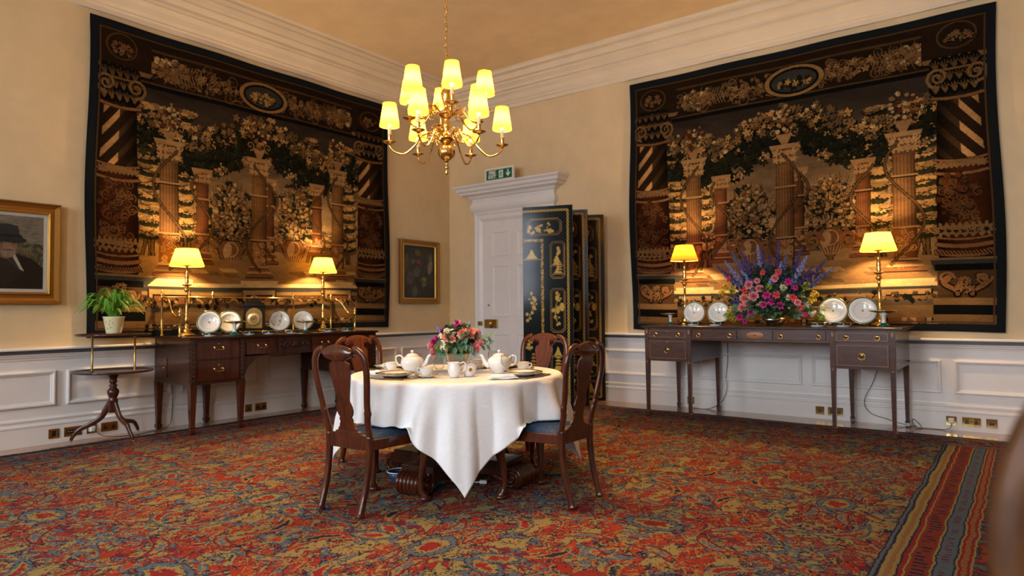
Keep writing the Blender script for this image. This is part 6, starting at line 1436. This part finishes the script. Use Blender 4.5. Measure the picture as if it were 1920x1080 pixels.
# ================================================================ LACQUER FOLDING SCREEN
sc_ = thing('folding_screen', 'tall black lacquer folding screen with gilt chinoiserie, folded in front of the white door', 'screen', (2.6, -.6, .0105))
sc_.location.z = .0105
SH_ = 2.43
def lacquer(W, H, seed, front):
    A = Art(W, H, .0042, (.006, .010, .010), seed); n_ = A.fbm(60, 3); A.c *= (.6+.9*n_)[..., None]
    g1, g2, g3 = (.55, .36, .08), (.34, .19, .05), (.10, .035, .015)
    def vine(x, y, h, w_, n, c=g1):
        P = [(x+w_*math.sin(t*4+n), y-h*t) for t in np.linspace(0, 1, 14)]; A.line(P, .006, c)
        for k in range(n):
            t = A.rs.rand(); px = x+w_*math.sin(t*4+n)+(A.rs.rand()-.5)*w_*2.4; py = y-h*t+(A.rs.rand()-.5)*.04; A.star(px, py, .012+.014*A.rs.rand(), c, 5, .5, A.rs.rand()*3); A.line([(px, py), (x+w_*math.sin(t*4+n), y-h*t+.02)], .004, c)
    def hill(x, y, w_, c=g1):
        for k in range(5): A.poly([(x-w_*(1-.15*k), y-.012*k), (x-w_*.1, y-.03-.035*k*.6), (x+w_*.1, y-.028-.03*k*.6), (x+w_*(.9-.12*k), y-.01*k)], mixc(c, (.02, .015, .01), .18*(k % 2)))
        A.line([(x-w_*1.3, y+.012), (x+w_*1.2, y+.012)], .006, c)
    def pagoda(x, y, s, c=g2):
        for k in range(4): A.poly([(x-s*(.5-.09*k), y-s*.42*k), (x+s*(.5-.09*k), y-s*.42*k), (x+s*(.2-.03*k), y-s*(.42*k+.22)), (x-s*(.2-.03*k), y-s*(.42*k+.22))], c); A.poly([(x-s*(.25-.04*k), y-s*(.42*k-.2)), (x+s*(.25-.04*k), y-s*(.42*k-.2)), (x+s*(.25-.04*k), y-s*.42*k), (x-s*(.25-.04*k), y-s*.42*k)], g3)
    def octa(x0, y0, x1, y1, c_=.05, w_=.007):
        for q in (0, .016): A.line([(x0+c_+q, y0+q), (x1-c_-q, y0+q), (x1-q, y0+c_+q), (x1-q, y1-c_-q), (x1-c_-q, y1-q), (x0+c_+q, y1-q), (x0+q, y1-c_-q), (x0+q, y0+c_+q), (x0+c_+q, y0+q)], w_ if not q else .004, g2)
    # twisted gold edge, top and right
    edge = [(0.0, .045), (W-.05, .045), (W-.05, H-.04), (0.0, H-.04)]
    for (a, b_) in zip(edge[:-1], edge[1:]):
        L_ = math.hypot(b_[0]-a[0], b_[1]-a[1]); n = int(L_/.012)
        for ph in (0, PI):
            P = [(a[0]+(b_[0]-a[0])*k/n+.011*math.sin(k*.9+ph)*(b_[1] != a[1]), a[1]+(b_[1]-a[1])*k/n+.011*math.sin(k*.9+ph)*(b_[1] == a[1])) for k in range(n+1)]; A.line(P, .008, g1)
    octa(.05, .14, W-.13, .34, .045); 
    for dx in (-.16, -.04, .08): vine(W*.42+dx, .31, .10, .035, 9)
    for (x0, y0, x1, y1) in ((W-.27, .42, W-.09, .86), (W-.27, .98, W-.09, 1.50), (W-.27, 1.60, W-.09, 2.10), (W-.27, 2.16, W-.09, 2.36)): octa(x0, y0, x1, y1, .035)
    hill(W-.18, .70, .07); vine(W-.18, .66, .14, .02, 10); hill(W-.17, .80, .06); pagoda(W-.15, .76, .07, g1)
    vine(W-.18, 1.40, .36, .035, 22); A.ell(W-.13, 1.2, .03, .05, g1); hill(W-.18, 1.78, .06); hill(W-.18, 1.95, .07); pagoda(W-.18, 1.88, .09, g1); vine(W-.18, 2.06, .1, .03, 8); hill(W-.18, 2.3, .06)
    # left field with a speckled band
    A.poly([(0, .385), (.255, .385), (.255, .415), (0, .415)], g2); A.poly([(.225, .385), (.255, .385), (.255, H-.3), (.225, H-.3)], g2)
    for k in range(900): y = .39+A.rs.rand()*(H-.7); A.ell(.225+.03*A.rs.rand(), y, .005, .005, (g1, (.02, .015, .01))[k % 2])
    for k in range(90): A.ell(.225*A.rs.rand(), .39+.024*A.rs.rand(), .005, .005, (g1, (.02, .015, .01))[k % 2])
    hill(.11, .62, .09); vine(.09, 1.35, .32, .04, 18); vine(.10, 1.72, .18, .05, 16); hill(.1, 1.98, .1); vine(.1, 2.28, .2, .04, 14); pagoda(.12, 1.9, .1)
    if not front:
        # inner panels: warmer brown lacquer
        A.c[...] = A.c*.75+np.array((.012, .005, .002))*1.0
    return A
def panel(i, P0, P1, m_, seed, art=True):
    dx, dy = P1[0]-P0[0], P1[1]-P0[1]; W = math.hypot(dx, dy); u = (dx/W, dy/W); nn = (u[1], -u[0])
    if nn[0]*FW[0]+nn[1]*FW[1] > 0: nn = (-nn[0], -nn[1])
    T = Matrix(((u[0], -nn[0], 0, P0[0]-2.6), (u[1], -nn[1], 0, P0[1]+.6), (0, 0, 1, 0), (0, 0, 0, 1)))
    p = MB().box(.004, W-.004, .002, .026, 0, SH_, T).build('leaf_panel', m_, sc_, .003)
    if art:
        A = lacquer(W-.02, SH_-.02, seed, i == 0)
        q = A.mesh('gilt_lacquer_picture', M_lac, p, lambda U, V: (P0[0]-2.6+u[0]*(U+.01)+nn[0]*0.0008, P0[1]+.6+u[1]*(U+.01)+nn[1]*.0008, SH_-.01-V))
        if (u[0]*FW[1]-u[1]*FW[0]) < 0: pass
    return p
M_lacq = mat('plain_lacquer', (.006, .008, .008), .15, spec=.2); M_lacb = wood('rubbed_lacquer_back', (.012, .005, .003), (.08, .024, .008), .2, coat=.1)
LP = [(2.386, -1.31), (2.985, -1.12), (2.36, -.93), (2.93, -.68), (2.32, -.385), (2.855, -.145)]
panel(0, LP[0], LP[1], M_lacq, 1); panel(1, LP[2], (2.955, -1.105), M_lacb, 2, False); panel(2, LP[2], LP[3], M_lacb, 3); panel(3, LP[4], (2.90, -.665), M_lacb, 4, False); panel(4, LP[4], LP[5], M_lacq, 5)
b = MB()
for (x_, y_) in ((2.985, -1.108), (2.93, -.665)):
    for z_ in (.3, 1.2, 2.1): b.tube([(x_-2.6, y_+.6, z_), (x_-2.6, y_+.6, z_+.07)], .006, 8)
b.build('hinge', M_brassd, sc_)

# ================================================================ SOCKETS, PLUGS, CORDS
def socket(label, side, a, kind, w_=.088, h_=.088):
    t = thing('wall_socket', label, 'socket', (.028, a, .088) if side == 'left' else (a, -.028, .088), 0 if side == 'left' else R(-90), 'brass wall sockets along the skirting')
    w_ = .15 if kind in ('double', 'grille') else .088
    MB().box(0, .006, -w_/2, w_/2, -.044, .044).build('brass_plate', M_brass, t, .002)
    if kind == 'grille': MB().box(.006, .008, -.055, .055, -.018, .018).build('module', M_black, t); [MB().box(.008, .009, y_, y_+.014, .0, .004).build('white_mark', M_white, t) for y_ in (-.045, -.02, .005)]
    elif kind == 'switch': MB().box(.006, .009, -.016, .016, -.025, .025).build('module', M_black, t)
    elif kind == 'data': MB().box(.006, .009, -.02, .02, -.016, .010).build('module', M_black, t); 
    else:
        for y_ in ((-.038, .038) if kind == 'double' else (0,)):
            b = MB(); b.prism([(y_-.017, -.02), (y_+.017, -.02), (y_+.017, -.004), (y_+.006, .006), (y_+.006, .022), (y_-.006, .022), (y_-.006, .006), (y_-.017, -.004)], .006, .0075, 'x'); b.build('pin_insert', M_black, t)
        if kind == 'double':
            for y_ in (-.010, .010): MB().box(.006, .012, y_-.005, y_+.005, .012, .028).build('rocker', M_brassd, t)
    if kind == 'plug': MB().loft([[(x_, sy*w2, sz*h2) for sy, sz in ((-1, -1), (1, -1), (1, 1), (-1, 1))] for x_, w2, h2 in ((.008, .025, .025), (.03, .024, .024), (.042, .017, .018))], smooth=False).build('plug', M_white, t, .002)
    return t
for lab, a, k in (('square brass socket plate nearest the portrait', -5.446, 'switch'), ('wide brass socket plate behind the tripod leg, second from the portrait side', -5.288, 'grille'), ('brass socket with a white plug between the tripod legs', -5.128, 'plug'), ('double brass socket on the skirting under the fern', -4.971, 'double'),
      ('single brass socket under the arch of the railed sideboard', -3.479, 'single'), ('double brass socket under the arch of the railed sideboard', -3.321, 'double')): socket(lab, 'left', a, k)
for lab, a, k in (('brass socket with white plug seen between two legs of the drawer-fronted sideboard', 3.96, 'plug'), ('single brass socket under the middle of the drawer-fronted sideboard', 5.42, 'single'), ('double brass socket half behind a front leg of the drawer-fronted sideboard', 5.574, 'double'),
      ('brass socket with a plug and trailing brown cord', 6.614, 'plug'), ('double brass socket on the skirting beyond the corded plug', 6.777, 'double'), ('brass data socket farthest along the back wall skirting', 6.936, 'data')): socket(lab, 'back', a, k)
M_cord = mat('brown_flex', (.07, .045, .03), .5)
def cord(label, pts, r=.0032):
    o = MB().tube(smooth_path(pts, 8), r, 8).build('power_cord', M_cord); tag(o, label, 'cord', 'lamp cords behind the furniture')
cord('thin brown cord trailing from the plug between the tripod legs to the railed sideboard', [(.072, -5.12, .085), (.12, -5.08, .03), (.17, -4.98, .005), (.22, -4.8, .005), (.17, -4.66, .006), (.15, -4.52, .006), (.10, -4.42, .03), (.045, -4.37, .10), (.042, -4.36, .3), (.040, -4.35, .6), (.038, -4.35, .9)])
cord('thin cord hanging below the screen-side pedestal of the drawer-fronted sideboard', [(4.42, -.03, .86), (4.42, -.032, .6), (4.40, -.036, .4), (4.41, -.04, .27), (4.36, -.045, .12), (4.2, -.05, .012), (4.02, -.06, .006), (3.97, -.09, .03), (3.965, -.072, .07)])
cord('thin cord looping down under the far pedestal of the drawer-fronted sideboard', [(5.99, -.03, .86), (5.99, -.034, .6), (5.93, -.038, .40), (5.87, -.04, .28), (5.86, -.045, .18), (5.92, -.05, .10), (6.05, -.05, .06), (6.2, -.05, .02), (6.32, -.06, .006)])
cord('brown cord curling on the floorboards from the plug beyond the drawer-fronted sideboard', [(6.615, -.072, .07), (6.61, -.09, .03), (6.55, -.1, .005), (6.42, -.1, .005), (6.36, -.13, .005), (6.30, -.09, .03), (6.29, -.06, .08), (6.33, -.05, .05), (6.37, -.10, .005), (6.33, -.2, .005)])

# ================================================================ UNDER THE TABLE
t = thing('bowl', 'dark blue bowl with a white rim on the carpet under the dining table', 'bowl', (3.75, -4.62, .0105))
MB().lathe([(.001, .004), (.03, .004), (.032, 0), (.04, 0), (.045, .01), (.075, .05), (.085, .085), (.08, .083), (.07, .05), (.001, .015)], 36).build('bowl_body', mat('blue_glaze', (.03, .06, .12), .2), t)
MB().tube([(.084*math.cos(2*PI*k/36), .084*math.sin(2*PI*k/36), .086) for k in range(37)], .004, 8).build('white_rim', M_china, t)
t = thing('cable_connector', 'white cable connector lying on the carpet beside the hanging cloth tip', 'cable', (4.20, -4.30, .0105), base_a)
MB().box(.0, .05, -.016, .016, 0, .022).build('plug_body', M_white, t, .003); MB().tube(smooth_path([(0, 0, .01), (-.05, .01, .006), (-.12, .0, .005), (-.2, .06, .005)]), .004, 8).build('lead', M_white, t)
